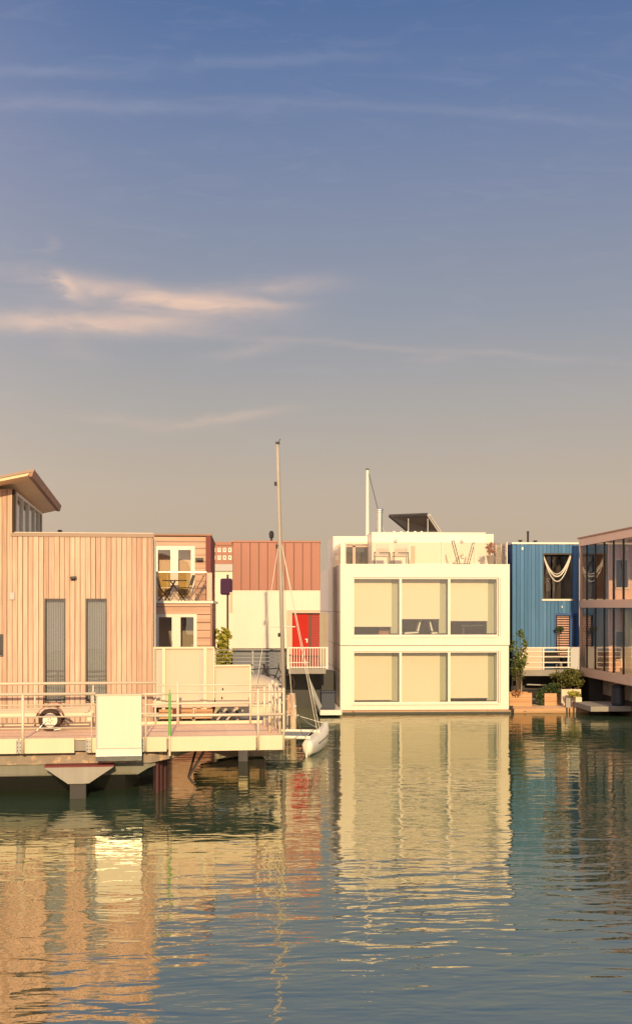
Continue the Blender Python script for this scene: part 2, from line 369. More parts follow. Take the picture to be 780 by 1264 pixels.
# water: deep teal body, rippled in three sizes
def make_water():
    m, t, b = newmat('water'); n = t.nodes.new; l = t.links.new
    b.inputs['Base Color'].default_value = (.040, .070, .044, 1); b.inputs['Roughness'].default_value = .03; b.inputs['IOR'].default_value = 4.6; b.inputs['Specular Tint'].default_value = (1, .96, .78, 1)
    b.inputs['Specular IOR Level'].default_value = .6
    tcn = n('ShaderNodeTexCoord')
    def layer(sx, sy_, rot, det, dist, seed, rough=.5):
        mp = n('ShaderNodeMapping'); mp.inputs['Scale'].default_value = (sx, sy_, 1); mp.inputs['Rotation'].default_value = (0, 0, rot); mp.inputs['Location'].default_value = (seed, seed * .7, 0)
        l(tcn.outputs['Object'], mp.inputs['Vector'])
        z = n('ShaderNodeTexNoise'); z.inputs['Scale'].default_value = 1; z.inputs['Detail'].default_value = det; z.inputs['Distortion'].default_value = dist; z.inputs['Roughness'].default_value = rough
        l(mp.outputs[0], z.inputs['Vector']); return z.outputs[0]
    a = layer(.85, 2.1, R(8), 2, .35, 3.1)       # main wavelets
    c = layer(.2, .55, R(-14), 2, .2, 9.7)      # slow swell
    d = layer(2.6, 6.5, R(-6), 2, .4, 5.3)     # fine ripple
    patch = layer(.05, .12, R(10), 2, .5, 1.7)
    pm = n('ShaderNodeMapRange'); pm.inputs[1].default_value = .35; pm.inputs[2].default_value = .65; pm.inputs[3].default_value = .55; pm.inputs[4].default_value = 1.25; l(patch, pm.inputs[0])
    h = mth('ADD', mth('MULTIPLY', a, WA, tree=t), mth('ADD', mth('MULTIPLY', c, WC, tree=t), mth('MULTIPLY', d, WD, tree=t), tree=t), tree=t)
    h = mth('MULTIPLY', h, pm.outputs[0], tree=t)
    bp = n('ShaderNodeBump'); bp.inputs['Strength'].default_value = 1; bp.inputs['Distance'].default_value = 1.0
    l(h, bp.inputs['Height']); l(bp.outputs[0], b.inputs['Normal'])
    return m
WA, WC, WD = .019, .016, .0038
M['water'] = make_water()

# ------------------------------------------------------------------ ground and water
w = MB(); w.box(-900, 900, -60, 86, -.5, 0); tag(w.build('water', M['water']), kind='structure')
w = MB(); w.box(-900, 900, 86.1, 3000, -.5, 1.3); tag(w.build('far_bank', M['land']), kind='structure')

# ------------------------------------------------------------------ timber house
TR = R(4.0)
H = Frame(188, D=32.9, rot=TR)
th = empty('timber_house', H.loc(), TR, 'tall larch clad house with two slot windows and an upswept roof', 'house')
xL = -12.0; ztop = H.z(100, 660.5); zdk = .55
xm = H.x(18); zup = H.z(10, 604)
def rect(fr, px0, px1, py0, py1, d=0): return (fr.x(px0, d), fr.x(px1, d), fr.z((px0 + px1) / 2, py1, d), fr.z((px0 + px1) / 2, py0, d))
wins = [rect(H, 55, 81, 739, 868), rect(H, 106, 132, 739, 868), rect(H, -24, 4.5, 783, 811)]
mb = MB(); bw = .137
k = int(math.floor(xL / bw))
while k * bw < -1e-6:
    a, b_ = k * bw, min((k + 1) * bw, 0); 
    zt = ztop - .03 if (a + b_) / 2 > xm else zup
    dep = random.uniform(-.006, .006); gp1 = random.choice((.003, .006, .008, .010))
    for (p, q, r_, s_) in split(a + gp1, b_ - gp1, zdk, zt, wins): mb.box(p, q, -.03 + dep, -.0012, r_, s_)
    k += 1
mb.build('front_cladding', M['timber'], th)
mb = MB()
for (p, q, r_, s_) in split(xL, 0, zdk, ztop - .03, wins): mb.box(p, q, 0, .22, r_, s_)
mb.box(xL, xm, 0, .22, ztop - .027, zup)                # upper storey front
mb.box(-.22, -.002, .222, 8, zdk, ztop - .03)
mb.box(xL, 0, 8.002, 8.2, zdk, ztop - .03)
mb.build('wall', M['membrane'], th)
mb = MB()
k = 0
while k * bw < 8.1:
    mb.box(.0012, .025, k * bw + .006, (k + 1) * bw - .006, zdk, ztop - .03); k += 1
mb.build('side_cladding', M['timber_side'], th)
rf = MB(); rf.box(xm + .002, .03, -.04, 8.25, ztop, ztop + .07); rf.build('flat_roof', M['roofpale'], th)  # unseen roof top made pale to bounce light up to the soffit
rf = MB(); rf.box(xm - .1, .05, -.055, -.042, ztop - .05, ztop + .05); rf.build('roof_edge', M['rooftrim'], th)
for i, wn_ in enumerate(wins):
    x0, x1, z0, z1 = wn_
    f = MB(); t_ = .035
    f.box(x0, x0 + t_, -.015, .12, z0, z1); f.box(x1 - t_, x1, -.03, .12, z0, z1); f.box(x0 + t_, x1 - t_, -.03, .12, z1 - t_, z1); f.box(x0 + t_, x1 - t_, -.015, .12, z0, z0 + t_)
    fo = f.build('window', M['frame_dark'], th)
    g = MB(); g.box(x0 + t_, x1 - t_, .10, .108, z0 + t_, z1 - t_); g.build('pane', M['glassdark'], fo)
    if i < 2:
        c = MB(); s = x0 + t_ + .01
        while s < x1 - t_ - .03:
            c.box(s, s + .052, .16, .165, z0 + .05, z1 - .05); s += .062
        c.build('blind', M['slatblind'], fo)
        c = MB(); c.box(x0 - .1, x1 + .1, .5, .55, z0, z1); c.build('room_wall', M['darkroom'], fo)
# upper storey with clerestory glazing
xs = xm
dB = 7.8
zc0, zc1 = 7.40, 7.55
mb = MB(); mb.box(xs - .12, xs, .223, .4, ztop + .071, zc0 + .05); mb.build('upper_corner', M['timber'], th)
mb = MB(); mb.box(xs - .12, xs, dB - .2, dB, ztop + .071, zc1)
mb.box(xL, xs - .12, dB, dB + .15, ztop, zc1); mb.build('upper_wall', M['timber'], th)
cw = MB()
ys = [.4, 1.9, 3.5, 5.2, 6.6, dB - .2]
for y in ys: cw.box(xs - .08, xs + .02, y, y + .09, ztop + .071, zc0 + .02)
cw.box(xs - .08, xs + .02, .4, dB - .2, zc0 + .021, zc0 + .10); cw.box(xs - .08, xs + .02, .4, dB - .2, ztop + .03, ztop + .07)
cwo = cw.build('clerestory_window', M['whitemetal'], th)
g = MB(); g.box(xs - .04, xs - .032, .4, dB - .2, ztop + .071, zc0 + .02); g.build('pane', M['glass'], cwo)
for y in (.7, 1.15, 2.6, 4.3, 6.0): g = MB(); g.box(xs - .5, xs - .42, y, y + .35, ztop + .1, zc0 - .05); g.build('curtain', M['blindw'], cwo)
g = MB(); g.box(xL + 2, xs - .9, .5, dB - .3, ztop + .02, zc0); g.build('room_wall', M['darkroom'], th)
# upswept roof slab
def P3(px, py, d): x_, z_ = H.hit(px, py, d); return Vector((x_, d, z_))
A = P3(39.7, 580.5, -.9); B = Vector((A.x + .15, 8.2, H.z(74, 626, 8.2) + .02))
B.x = H.x(74, 8.2)
slope = (P3(0, 588.5, -.9).z - A.z) / (P3(0, 588.5, -.9).x - A.x)
Wd = -7.0
C_ = Vector((A.x + Wd, A.y, A.z + slope * Wd)); D_ = Vector((B.x + Wd, B.y, B.z + slope * Wd))
th_ = .14
rs = MB(); rs.hexa([C_ - Vector((0, 0, th_)), A - Vector((.12, 0, th_)), B - Vector((.12, 0, th_)), D_ - Vector((0, 0, th_)), C_, A, B, D_]); rs.build('upswept_roof', M['soffit'], th)
rs = MB(); e = .03
rs.hexa([A + Vector((-.10, -.02, -th_ - .02)), A + Vector((.0, -.02, -th_ - .02)), B + Vector((0, .02, -th_ - .02)), B + Vector((-.10, .02, -th_ - .02)), A + Vector((.005, -.02, e)), A + Vector((.05, -.02, e)), B + Vector((.05, .02, e)), B + Vector((.005, .02, e))])
rs.build('roof_fascia', M['fascia'], th)
rs = MB(); rs.hexa([C_ + Vector((0, -.03, -.03)), A + Vector((.05, -.03, -.03)), A + Vector((.05, -.002, -.03)), C_ + Vector((0, -.002, -.03)), C_ + Vector((0, -.03, .04)), A + Vector((.05, -.03, .04)), A + Vector((.05, -.002, .04)), C_ + Vector((0, -.002, .04))])
rs.build('roof_edge', M['rooftrim'], th)
# small fittings on the wall
l_ = MB(); lx, lz = H.hit(90, 714, 0); l_.box(lx - .05, lx + .05, -.09, -.025, lz - .05, lz + .05); l_.hexa([(lx - .06, -.19, lz - .02), (lx + .10, -.19, lz + .0), (lx + .10, -.09, lz), (lx - .06, -.09, lz - .02), (lx - .06, -.19, lz + .04), (lx + .10, -.19, lz + .06), (lx + .10, -.09, lz + .06), (lx - .06, -.09, lz + .04)]); l_.build('wall_lamp', M['black'], th)
l_ = MB(); lx, lz = H.hit(15, 736, 0); l_.box(lx - .07, lx + .07, -.06, -.027, lz - .1, lz + .1); l_.build('vent_box', M['steelpaint'], th, bevel=.01)
l_ = MB(); lx = H.x(74, 1.0); l_.tube((lx, 1, ztop + .07), (lx, 1, ztop + .16), .05); l_.tube((lx, 1, ztop + .16), (lx, 1, ztop + .2), .09, .03); l_.build('roof_vent', M['black'], th)
# drain pipe at the right corner
l_ = MB(); l_.path([(.07, .12, ztop - .1), (.07, .12, 3.4), (.07, .12, zdk)], .03); l_.build('drain_pipe', M['steelpaint'], th)
l_ = MB(); l_.box(xL, 0, -.02, 8.2, .02, zdk - .002); l_.build('float_hull', M['darkhull'], th)

# ------------------------------------------------------------------ gangway deck
J = Frame(97, D=28.0, rot=TR)
dk = empty('gangway_deck', J.loc(), TR, 'long cream edged timber gangway deck on the barge hull', 'deck')
jx0, jx1 = -9.0, J.x(350.5); zd = J.z(200, 911.0); zb = J.z(200, 928.0)
jd = 3.35
mb = MB(); x = jx0
mb2 = MB()
y = .16
while y < jd - .05:
    mb.box(jx0, jx1 - .05, y, min(y + .19, jd), zd - .05, zd - .006); y += .204
mb.build('deck_boards', M['deckwood'], dk)
mb = MB(); brk = [jx0, J.x(23), J.x(92), J.x(107), J.x(178), J.x(206), J.x(209.5), J.x(316), J.x(319), jx1]
for a, b_, kk in ((0, 1, 1), (1, 2, 1), (2, 3, 0), (3, 4, 1), (4, 5, 1), (6, 7, 1), (8, 9, 1)):
    if kk: mb.box(brk[a] + .02, brk[b_] - .005, -.012, .12, zb, zd + .02)
mb.box(jx1 - .045, jx1, .12, jd, zb, zd + .015)
mb.build('edge_beam', M['cream'], dk)
mb = MB(); mb.box(brk[0], brk[9] - .05, .125, .15, zb + .03, zd - .06); mb.build('backing_beam', M['concrete'], dk)
mb = MB(); mb.box(jx0, jx1 - .05, jd, jd + .1, zb + .1, zd + .06); mb.build('rear_edge', M['cream'], dk)
mb = MB()
for xx in [jx0 + .5 + i * 1.6 for i in range(10)]:
    if xx < jx1 - .3: mb.box(xx, xx + .12, .16, jd - .02, zb + .0, zd - .053)
mb.build('joists', M['darkhull'], dk)
for px in (23.5, 109.5, 178):
    bx = J.x(px); b_ = MB(); b_.box(bx - .06, bx - .045, -.06, -.014, zb + .02, zd - .01); b_.box(bx + .045, bx + .06, -.06, -.014, zb + .02, zd - .01); b_.box(bx - .06, bx + .06, -.018, -.0135, zb + .02, zd - .01)
    bo = b_.build('post_bracket', M['steelpaint'], dk)
    for dz_ in (.07, .15, .25):
        for sx in (-.03, .03): h = MB(); h.tube((bx + sx, -.03, zb + dz_), (bx + sx, -.019, zb + dz_), .012, n=6); h.build('bolt', M['black'], bo)
xx = J.x(294.5, 6.0); b_ = MB(); b_.box(xx, xx + .26, 6.0, 6.25, -.4, zb); b_.build('support_pile', M['cream'], dk)

zr = J.z(97, 857)      # front rail height
fr_ = empty('front_railing', J.loc(), TR, 'cream tube railing along the front edge of the gangway deck', 'railing')
def rail(parent, x0, x1, y, z, r, mat='railcream', name='rail'):
    m_ = MB(); m_.tube((x0, y, z), (x1, y, z), r); m_.build(name, M[mat], parent, smooth=True)
rail(fr_, jx0, J.x(118), -.045, J.z(60, 857), .036)
for py in (870.5, 885, 899): rail(fr_, jx0, J.x(120), -.045, J.z(60, py), .018)
rail(fr_, J.x(174), J.x(208), -.045, J.z(190, 857), .026)
rail(fr_, J.x(211), jx1 + .02, -.045, J.z(280, 854.5), .022)
rail(fr_, J.x(174), J.x(208), -.045, J.z(190, 870), .018)
rail(fr_, J.x(174), jx1 + .02, -.045, J.z(250, 883), .034)
for px, top, r in ((28.5, 858, .033), (113, 858, .014), (180, 858, .024), (219.0, 0, 0), (318.5, 850, .030), (350, 849, .028)):
    if not r: continue
    m_ = MB(); xx = J.x(px); m_.tube((xx, -.045, zb + .0), (xx, -.045, J.z(px, top)), r); m_.build('post', M['railcream'], fr_, smooth=True)
gp = thing_at(J, 'green_post', 'slim green painted post at the front of the gangway railing', 'post', J.x(209.5), -.06, 0)
m_ = MB(); m_.tube((0, 0, zb - .1), (0, 0, J.z(209, 908)), .026); m_.build('sleeve', M['railcream'], gp)
m_ = MB(); m_.tube((0, 0, J.z(209, 908)), (0, 0, J.z(209, 856)), .034, .030); m_.tube((0, 0, J.z(209, 856)), (0, 0, J.z(209, 851)), .012); m_.build('pole', M['green'], gp)
rr = empty('rear_railing', J.loc(), TR, 'cream tube railing along the back edge of the gangway deck', 'railing')
yb = jd - .1
rail(rr, jx0, J.x(193, yb), yb, J.z(60, 844, yb), .036)
rail(rr, J.x(195, yb), J.x(352, yb) - .1, yb, J.z(250, 846, yb), .022)
rail(rr, J.x(190, yb), jx1 - .1, yb, J.z(250, 868.5, yb), .03)
rail(rr, J.x(150, yb), J.x(196, yb), yb, J.z(190, 881, yb), .022)
for px, top, r in ((43, 846, .02), (115, 846, .02), (192, 863, .02), (219.5, 841, .036), (309, 841, .03)):
    m_ = MB(); xx = J.x(px, yb); m_.tube((xx, yb, zd), (xx, yb, J.z(px, top, yb)), r); m_.build('post', M['railcream'], rr, smooth=True)
er = empty('end_railing', J.loc(), TR, 'cluster of cream gate posts and rails closing the right end of the gangway', 'railing')
for px, d, top, bot in ((333, .9, 844, 905), (341, 1.7, 843, 904), (336.5, 2.6, 840, 900), (345.5, .5, 850, 908), (326.5, 2.3, 848, 898)):
    m_ = MB(); xx = J.x(px, d); m_.tube((xx, d, zd), (xx, d, J.z(px, top, d)), .036); m_.build('post', M['railcream'], er, smooth=True)
for py in (853, 869, 884):
    m_ = MB(); m_.tube((J.x(350), 0, J.z(350, py)), (J.x(336.5, 2.6), 2.6, J.z(350, py)), .02); m_.build('rail', M['railcream'], er)
m_ = MB(); m_.path([(J.x(330, 1.2), 1.2, J.z(330, 853, 1.2)), (J.x(345, 1.2), 1.2, J.z(345, 893, 1.2))], .012); m_.build('brace', M['railcream'], er)

cb = thing_at(J, 'white_cabinet', 'plain white metal cabinet hung on the front of the gangway railing', 'cabinet', J.x(118.5, -.3), -.38, 0)
cwd = J.x(175, -.3) - J.x(118.5, -.3); cz0, cz1 = J.z(145, 924.5, -.38), J.z(145, 857.5, -.38)
m_ = MB(); m_.box(.035, cwd, 0, .28, cz0, cz1 - .03); m_.build('door_panel', M['cabinet'], cb, bevel=.01)
m_ = MB(); m_.box(-.01, cwd + .01, -.012, .29, cz1 - .028, cz1 + .0); m_.build('lid', M['cream'], cb, bevel=.006)
m_ = MB(); m_.box(0, .033, .02, .28, cz0, cz1 - .03); m_.build('side_shade', M['steelpaint'], cb)  # darker grey strip paints the shaded left side of the cabinet
m_ = MB(); z2 = J.z(145, 940, -.38)
m_.hexa([(.0, .05, z2), (cwd, .05, z2), (cwd, .3, z2), (0, .3, z2), (0, -.05, z2 + .12), (cwd, -.05, z2 + .12), (cwd, .3, z2 + .12), (0, .3, z2 + .12)])
m_.box(0, cwd, .0, .28, z2 + .122, cz0 - .003)
m_.build('drip_tray', M['steel'], cb)

# barge hull carrying the deck
HB = Frame(97, D=28.25, rot=TR)
bh = empty('barge_hull', HB.loc(), TR, 'weathered grey barge hull with peeling rubbing strake under the gangway', 'barge')
hz = HB.z(97, 943); hb_z = HB.z(97, 957.5); bx1 = HB.x(192); hx0 = -9.5; bowx = HB.x(243, .5); zz = zb - .012
kx = HB.x(170); kx2 = HB.x(183)
m_ = MB(); m_.loft([[(hx0, 0, hb_z), (hx0, 3.2, hb_z), (hx0, 3.2, hz - .002), (hx0, 0, hz - .002)], [(kx, 0, hb_z), (kx, 3.2, hb_z), (kx, 3.2, hz - .002), (kx, 0, hz - .002)], [(kx2, .03, hb_z + .14), (kx2, 3.2, hb_z + .14), (kx2, 3.2, hz - .002), (kx2, .03, hz - .002)], [(bx1, .1, hz - .08), (bx1, 3.2, hz - .08), (bx1, 3.2, hz - .002), (bx1, .1, hz - .002)]])
m_.build('hull', M['hull'], bh)
e_ = .006
m_ = MB(); m_.loft([[(hx0, 1.5, -.3), (hx0, 3.1, -.3), (hx0, 3.1, hb_z - e_), (hx0, .03, hb_z - e_)], [(kx - .3, 1.5, -.3), (kx - .3, 3.1, -.3), (kx - .3, 3.1, hb_z - e_), (kx - .3, .03, hb_z - e_)], [(kx, 1.6, .1), (kx, 3.1, .1), (kx, 3.1, hb_z - e_), (kx, .06, hb_z - e_)]])
m_.build('hull_bottom', M['shade_algae'], bh)  # near-black chamfer paints in the dark below the hull edge
m_ = MB()
m_.loft([[(hx0, -.05, hz), (hx0, 3.2, hz), (hx0, 3.2, zz), (hx0, -.03, zz)], [(bx1 - .1, -.05, hz), (bx1 - .1, 3.2, hz), (bx1 - .1, 3.2, zz), (bx1 - .1, -.03, zz)],
         [(HB.x(215), .2, hz + .08), (HB.x(215), 3.2, hz + .08), (HB.x(215), 3.2, zz), (HB.x(215), .12, zz)], [(bowx, .6, zz - .05), (bowx, 3.0, zz - .05), (bowx, 3.0, zz), (bowx, .55, zz)]])
m_.build('rubbing_strake', M['hullrust'], bh)
m_ = MB(); m_.box(hx0, HB.x(168), -.035, -.001, hb_z + .02, hb_z + .05); m_.build('hull_ledge', M['hull'], bh)
# pile head
ph = thing_at(J, 'mooring_pile', 'pale trapezoid steel head on a dark pile below the gangway', 'pile', J.x(97, -.25), -.25, 0)
x0, x1 = J.x(54.5, -.25) - J.x(97, -.25), J.x(140.5, -.25) - J.x(97, -.25); zt = J.z(97, 947.5, -.25); zm = J.z(97, 968, -.25)
m_ = MB(); m_.prism([(x0, 0, zt), (x1, 0, zt), (x1 - .12, 0, zt - .08), (x1 * .3, 0, zm + .01), (x1 * .15, 0, zm), (-x1 * .3, 0, zm), (x0 + .12, 0, zt - .09)], (0, .5, 0)); m_.build('pile_head', M['pilegrey'], ph)
m_ = MB(); m_.box(x0, x1, -.005, .5, zt + .003, zt + .035); m_.build('top_plate', M['maroon'], ph)
m_ = MB(); m_.box(-.20, .16, .05, .45, -1, zm - .002); m_.build('shaft', M['darkhull'], ph)
for px, dd in ((194, .55), (198.5, .8), (203.5, 1.1)):
    o = thing_at(J, 'timber_pile', 'dark red pile in the water at the end of the barge hull', 'pile', J.x(px, dd), dd, 0, group='dark red piles under the gangway')
    m_ = MB(); m_.tube((0, 0, -1), (0, 0, .75), .065, .06, n=9); m_.build('shaft', M['rustpile'], o)
    m_ = MB(); m_.tube((0, 0, .75), (0, 0, .79), .08, .06, n=9); m_.build('cap', M['darkhull'], o)
sb = thing_at(J, 'slanted_brace', 'dark steel strut slanting down into the water under the gangway', 'brace', J.x(243, 1), 1, 0)
m_ = MB(); m_.tube((.25, 0, zb), (-.20, 0, .28), .03); m_.build('strut', M['frame_dark'], sb)
m_ = MB(); m_.tube((-.2, 0, .28), (.0, .5, .9), .03); m_.tube((-.2, 0, .28), (-.08, .0, .12), .03); m_.build('lower_arm', M['frame_dark'], sb)
# second pale hull under the right end
S2 = Frame(288, D=35.6, rot=TR)
sh = empty('tender_hull', S2.loc(), TR, 'brown bottomed pale hull tucked under the right end of the gangway', 'boat')
m_ = MB()
rg = lambda x, w_, z0, z1: [(x, -w_, z1), (x, -w_ * .55, z0), (x, w_ * .55, z0), (x, w_, z1)]
m_.loft([rg(-1.15, .35, .5, .78), rg(-.9, .55, .25, .8), rg(-.2, .75, .05, .82), rg(.9, .75, .05, .82)]); m_.build('hull', M['plinth'], sh, smooth=False)
m_ = MB(); m_.box(-1.1, .9, -.8, .8, .822, .87); m_.build('gunwale', M['cream'], sh)

# ------------------------------------------------------------------ boat trailer on deck
tr = thing_at(J, 'boat_trailer', 'pale two wheeled boat trailer parked on the gangway deck', 'trailer', J.x(62, 1.9), 1.9, zd - .006)
wr = .275
for yy in (0, 1.15):
    wb = MB(); wb.lathe((0, yy, wr), [(wr * .62, -.06), (wr * .95, -.075), (wr, -.05), (wr, .05), (wr * .95, .075), (wr * .62, .06)], n=28, axis='y'); wo_ = wb.build('wheel', M['rubber'], tr, smooth=False)
    rb = MB(); rb.lathe((0, yy, wr), [(wr * .64, -.062), (wr * .6, -.05), (wr * .3, -.035), (wr * .28, -.07), (.02, -.075), (.02, .03), (wr * .6, .05), (wr * .64, .06)], n=24, axis='y'); ro = rb.build('rim', M['rim'], wo_)
    hb = MB()
    for a in range(5): t = a * 2 * math.pi / 5; hb.tube((.05 * math.cos(t), yy - .09, wr + .05 * math.sin(t)), (.05 * math.cos(t), yy - .07, wr + .05 * math.sin(t)), .012, n=6)
    hb.build('wheel_nut', M['black'], wo_)
    mg = MB(); pts = []
    for i in range(11):
        t = R(15 + 150 * i / 10); pts.append((math.cos(t) * (wr + .06), math.sin(t) * (wr + .06)))
    for (a, b_), (c, d) in zip(pts, pts[1:]):
        mg.hexa([(a, yy - .1, wr + b_), (c, yy - .1, wr + d), (c, yy + .1, wr + d), (a, yy + .1, wr + b_), (a * 1.06, yy - .1, wr + b_ * 1.06), (c * 1.06, yy - .1, wr + d * 1.06), (c * 1.06, yy + .1, wr + d * 1.06), (a * 1.06, yy + .1, wr + b_ * 1.06)])
    mg.build('mudguard', M['fascia'], tr)
m_ = MB(); m_.tube((0, 0, wr), (0, 1.15, wr), .03); m_.build('axle', M['steelpaint'], tr)
m_ = MB()
for yy in (.2, .95): m_.box(-2.6, 1.0, yy - .03, yy + .03, wr + .08, wr + .15)
for xx in (-2.4, -1.4, -.4, .8): m_.box(xx, xx + .05, .23, .92, wr + .09, wr + .14)
m_.tube((-2.5, .57, wr + .12), (-3.6, .57, wr + .1), .035); m_.build('chassis', M['railcream'], tr)
m_ = MB(); m_.box(.9, 1.0, -.15, 1.3, wr - .02, wr + .07); m_.build('light_board', M['cream'], tr)
m_ = MB(); m_.tube((-.1, -.12, wr - .02), (-.32, -.16, .02), .018); m_.tube((.1, -.12, .04), (.4, -.14, .09), .014); m_.build('prop_stand', M['steel'], tr)
m_ = MB()
for yy in (.32, .82): m_.hexa([(-1.7, yy, wr + .151), (.9, yy, wr + .151), (.9, yy + .1, wr + .151), (-1.7, yy + .1, wr + .151), (-1.7, yy, wr + .2), (.9, yy, wr + .26), (.9, yy + .1, wr + .26), (-1.7, yy + .1, wr + .2)])
m_.build('bunk', M['tarp'], tr)

# ------------------------------------------------------------------ pale screens behind the deck
SC = Frame(189, D=33.0, rot=TR)
sc = empty('folding_gangplank', SC.loc(), TR, 'tall pale folded up gangplank panel with tube frame beside the timber house', 'gangplank')
sz0, sz1 = SC.z(225, 865), SC.z(225, 801)
xa, xb = SC.x(189), SC.x(264.5)
m_ = MB(); m_.box(xa + .02, xb - .03, .04, .09, sz0, sz1); m_.build('panel', M['panelpink'], sc)
m_ = MB(); m_.box(xa, xb, -.02, .035, sz1 - .0, sz1 + .05); m_.box(xa, xb, -.02, .035, sz0 - .05, sz0); m_.box(xb - .03, xb + .01, -.02, .035, sz0, sz1); m_.box(xa - .01, xa + .03, -.02, .035, sz0, sz1); m_.build('frame', M['cream'], sc)
for px in (202, 253):
    xx = SC.x(px); m_ = MB(); m_.box(xx - .045, xx + .045, -.075, -.021, zd - .05, sz1 + .04); m_.build('post', M['cream'], sc)
    m_ = MB(); m_.box(xx - .14, xx - .05, -.01, .036, sz0 + .02, sz1 - .02); m_.build('rib', M['steelpaint'], sc)
s2 = thing_at(SC, 'folding_gangplank', 'lower pale folded up gangplank panel beside the taller panel', 'gangplank', 0, 0, 0)
xa, xb = SC.x(266), SC.x(309.5); sz1b = SC.z(285, 823)
m_ = MB(); m_.box(xa, xb - .03, .04, .09, sz0, sz1b); m_.build('panel', M['panelpink'], s2)
m_ = MB(); m_.box(xa - .02, xb, -.02, .035, sz1b, sz1b + .05); m_.box(xb - .035, xb + .015, -.02, .035, zd, sz1b); m_.box(xa, xb, -.02, .035, sz0 - .05, sz0); m_.build('frame', M['cream'], s2)
for px, py in ((275, 851), (274, 862)):
    m_ = MB(); x_, z_ = SC.hit(px, py); m_.box(x_ - .02, x_ + .02, .02, .039, z_ - .03, z_ + .03); m_.build('latch', M['black'], s2)
bt = thing_at(SC, 'cross_beam', 'long pale steel beam carrying the folded gangplank panels', 'beam', 0, 0, 0)
m_ = MB(); m_.box(SC.x(186), SC.x(312), -.12, .12, sz0 - .17, sz0 - .055); m_.build('beam', M['pinkbeam'], bt)
for px in (222, 240, 250, 292):
    m_ = MB(); xx = SC.x(px); m_.box(xx - .05, xx + .05, -.05, .1, zd - .1, sz0 - .172); m_.build('leg', M['panelpink'], bt)
for px0, px1, zz in ((196, 213, .26), (222, 237, .22), (240, 262, .25)):
    o = thing_at(SC, 'wooden_crate', {196: 'low olive wooden crate under the left end of the long beam', 222: 'low brown wooden crate under the middle of the long beam', 240: 'low tan wooden crate under the beam beside the dark slats'}[px0], 'crate', SC.x((px0 + px1) / 2), -.3, zd)
    w_ = (SC.x(px1) - SC.x(px0)) / 2
    for i in range(3):
        m_ = MB(); m_.box(-w_, w_, 0, .02, .02 + i * .09, .02 + i * .09 + .075); m_.build('side_board', M['dockwood'], o)
    m_ = MB(); m_.box(-w_, -w_ + .03, .021, .3, 0, zz); m_.box(w_ - .03, w_, .021, .3, 0, zz); m_.box(-w_ + .03, w_ - .03, .28, .3, .02, zz); m_.box(-w_ + .03, w_ - .03, .021, .28, .02, .04); m_.build('crate_body', M['dockwood'], o)
ps = thing_at(SC, 'slatted_pallet', 'leaning stack of dark slats on the deck under the beam', 'pallet', SC.x(274), -.6, zd)
for i in range(5):
    m_ = MB(); m_.hexa([(-.32 + i * .13, 0, 0), (-.26 + i * .13, 0, 0), (-.26 + i * .13, .25, 0), (-.32 + i * .13, .25, 0), (-.08 + i * .13, 0, .3), (-.02 + i * .13, 0, .3), (-.02 + i * .13, .25, .3), (-.08 + i * .13, .25, .3)]); m_.build('slat', M['black'] if i % 2 == 0 else M['tarp'], ps)
m_ = MB(); m_.box(-.1, .56, .26, .29, .2, .25); m_.build('crossbar', M['tarp'], ps)
# walkway under and behind, darker
wk = MB(); wk.box(SC.x(186), SC.x(345), .14, 1.6, 1.12, zd - .02); tag(wk.build('concrete_pontoon', M['concrete']), 'grey concrete pontoon behind the gangway deck', 'pontoon').location = SC.P; bpy.data.objects['concrete_pontoon'].rotation_euler = (0, 0, TR)

# ------------------------------------------------------------------ clapboard house
C = Frame(189, Y=42.0)
ch = empty('clapboard_house', C.loc(), 0, 'pink horizontal clapboard house with a glass fronted roof terrace', 'house')
c0, c1 = C.x(150), C.x(262); cz = C.z(220, 745); 
lwin = rect(C, 192, 243, 758, 822)
def hboards(mb, x0, x1, z0, z1, holes, step=.2, y=0):
    z = z0
    while z < z1 - .02:
        zt_ = min(z + step, z1)
        for (p, q, r_, s_) in split(x0, x1, z + .0, zt_ - .022, holes):
            mb.hexa([(p, y - .04, r_), (q, y - .04, r_), (q, y - .001, r_), (p, y - .001, r_), (p, y - .018, s_), (q, y - .018, s_), (q, y - .001, s_), (p, y - .001, s_)])
        z += step
m_ = MB(); hboards(m_, c0, c1 - .06, .9, cz - .0, [lwin], .27); m_.build('lower_cladding', M['clap'], ch)
m_ = MB()
for (p, q, r_, s_) in split(c0, c1 - .06, .3, cz, [lwin]): m_.box(p, q, 0, .2, r_, s_)
m_.box(c1 - .26, c1 - .06, .201, 8, .3, cz); m_.box(c0, c1 - .06, 8.002, 8.2, .3, cz)
m_.build('lower_wall', M['maroon'], ch)
m_ = MB(); m_.box(c1 - .058, c1, -.03, .1, .9, cz + .0); m_.build('corner_board', M['fascia'], ch)
m_ = MB(); m_.box(c0, c1 + .03, -.06, 8.3, cz + .002, cz + .09); m_.build('terrace_floor', M['whitemetal'], ch)
dU = 1.6
U_x1 = C.x(254, dU); uz1 = C.z(220, 661.5, dU); udoor = rect(C, 190, 240.5, 674, 742, dU); udoor = (udoor[0], udoor[1], cz + .1, udoor[3])
m_ = MB(); hboards(m_, c0, U_x1, cz + .1, uz1, [udoor], .235, dU); m_.build('upper_cladding', M['clap'], ch)
m_ = MB()
for (p, q, r_, s_) in split(c0, U_x1, cz + .092, uz1, [udoor]): m_.box(p, q, dU, dU + .2, r_, s_)
m_.box(U_x1 - .2, U_x1, dU + .202, 8, cz + .092, uz1); m_.build('upper_wall', M['roomwall'], ch)
m_ = MB(); m_.box(U_x1 + .002, U_x1 + .18, dU - .12, 8, cz + .092, uz1); m_.build('side_wall', M['maroon'], ch)
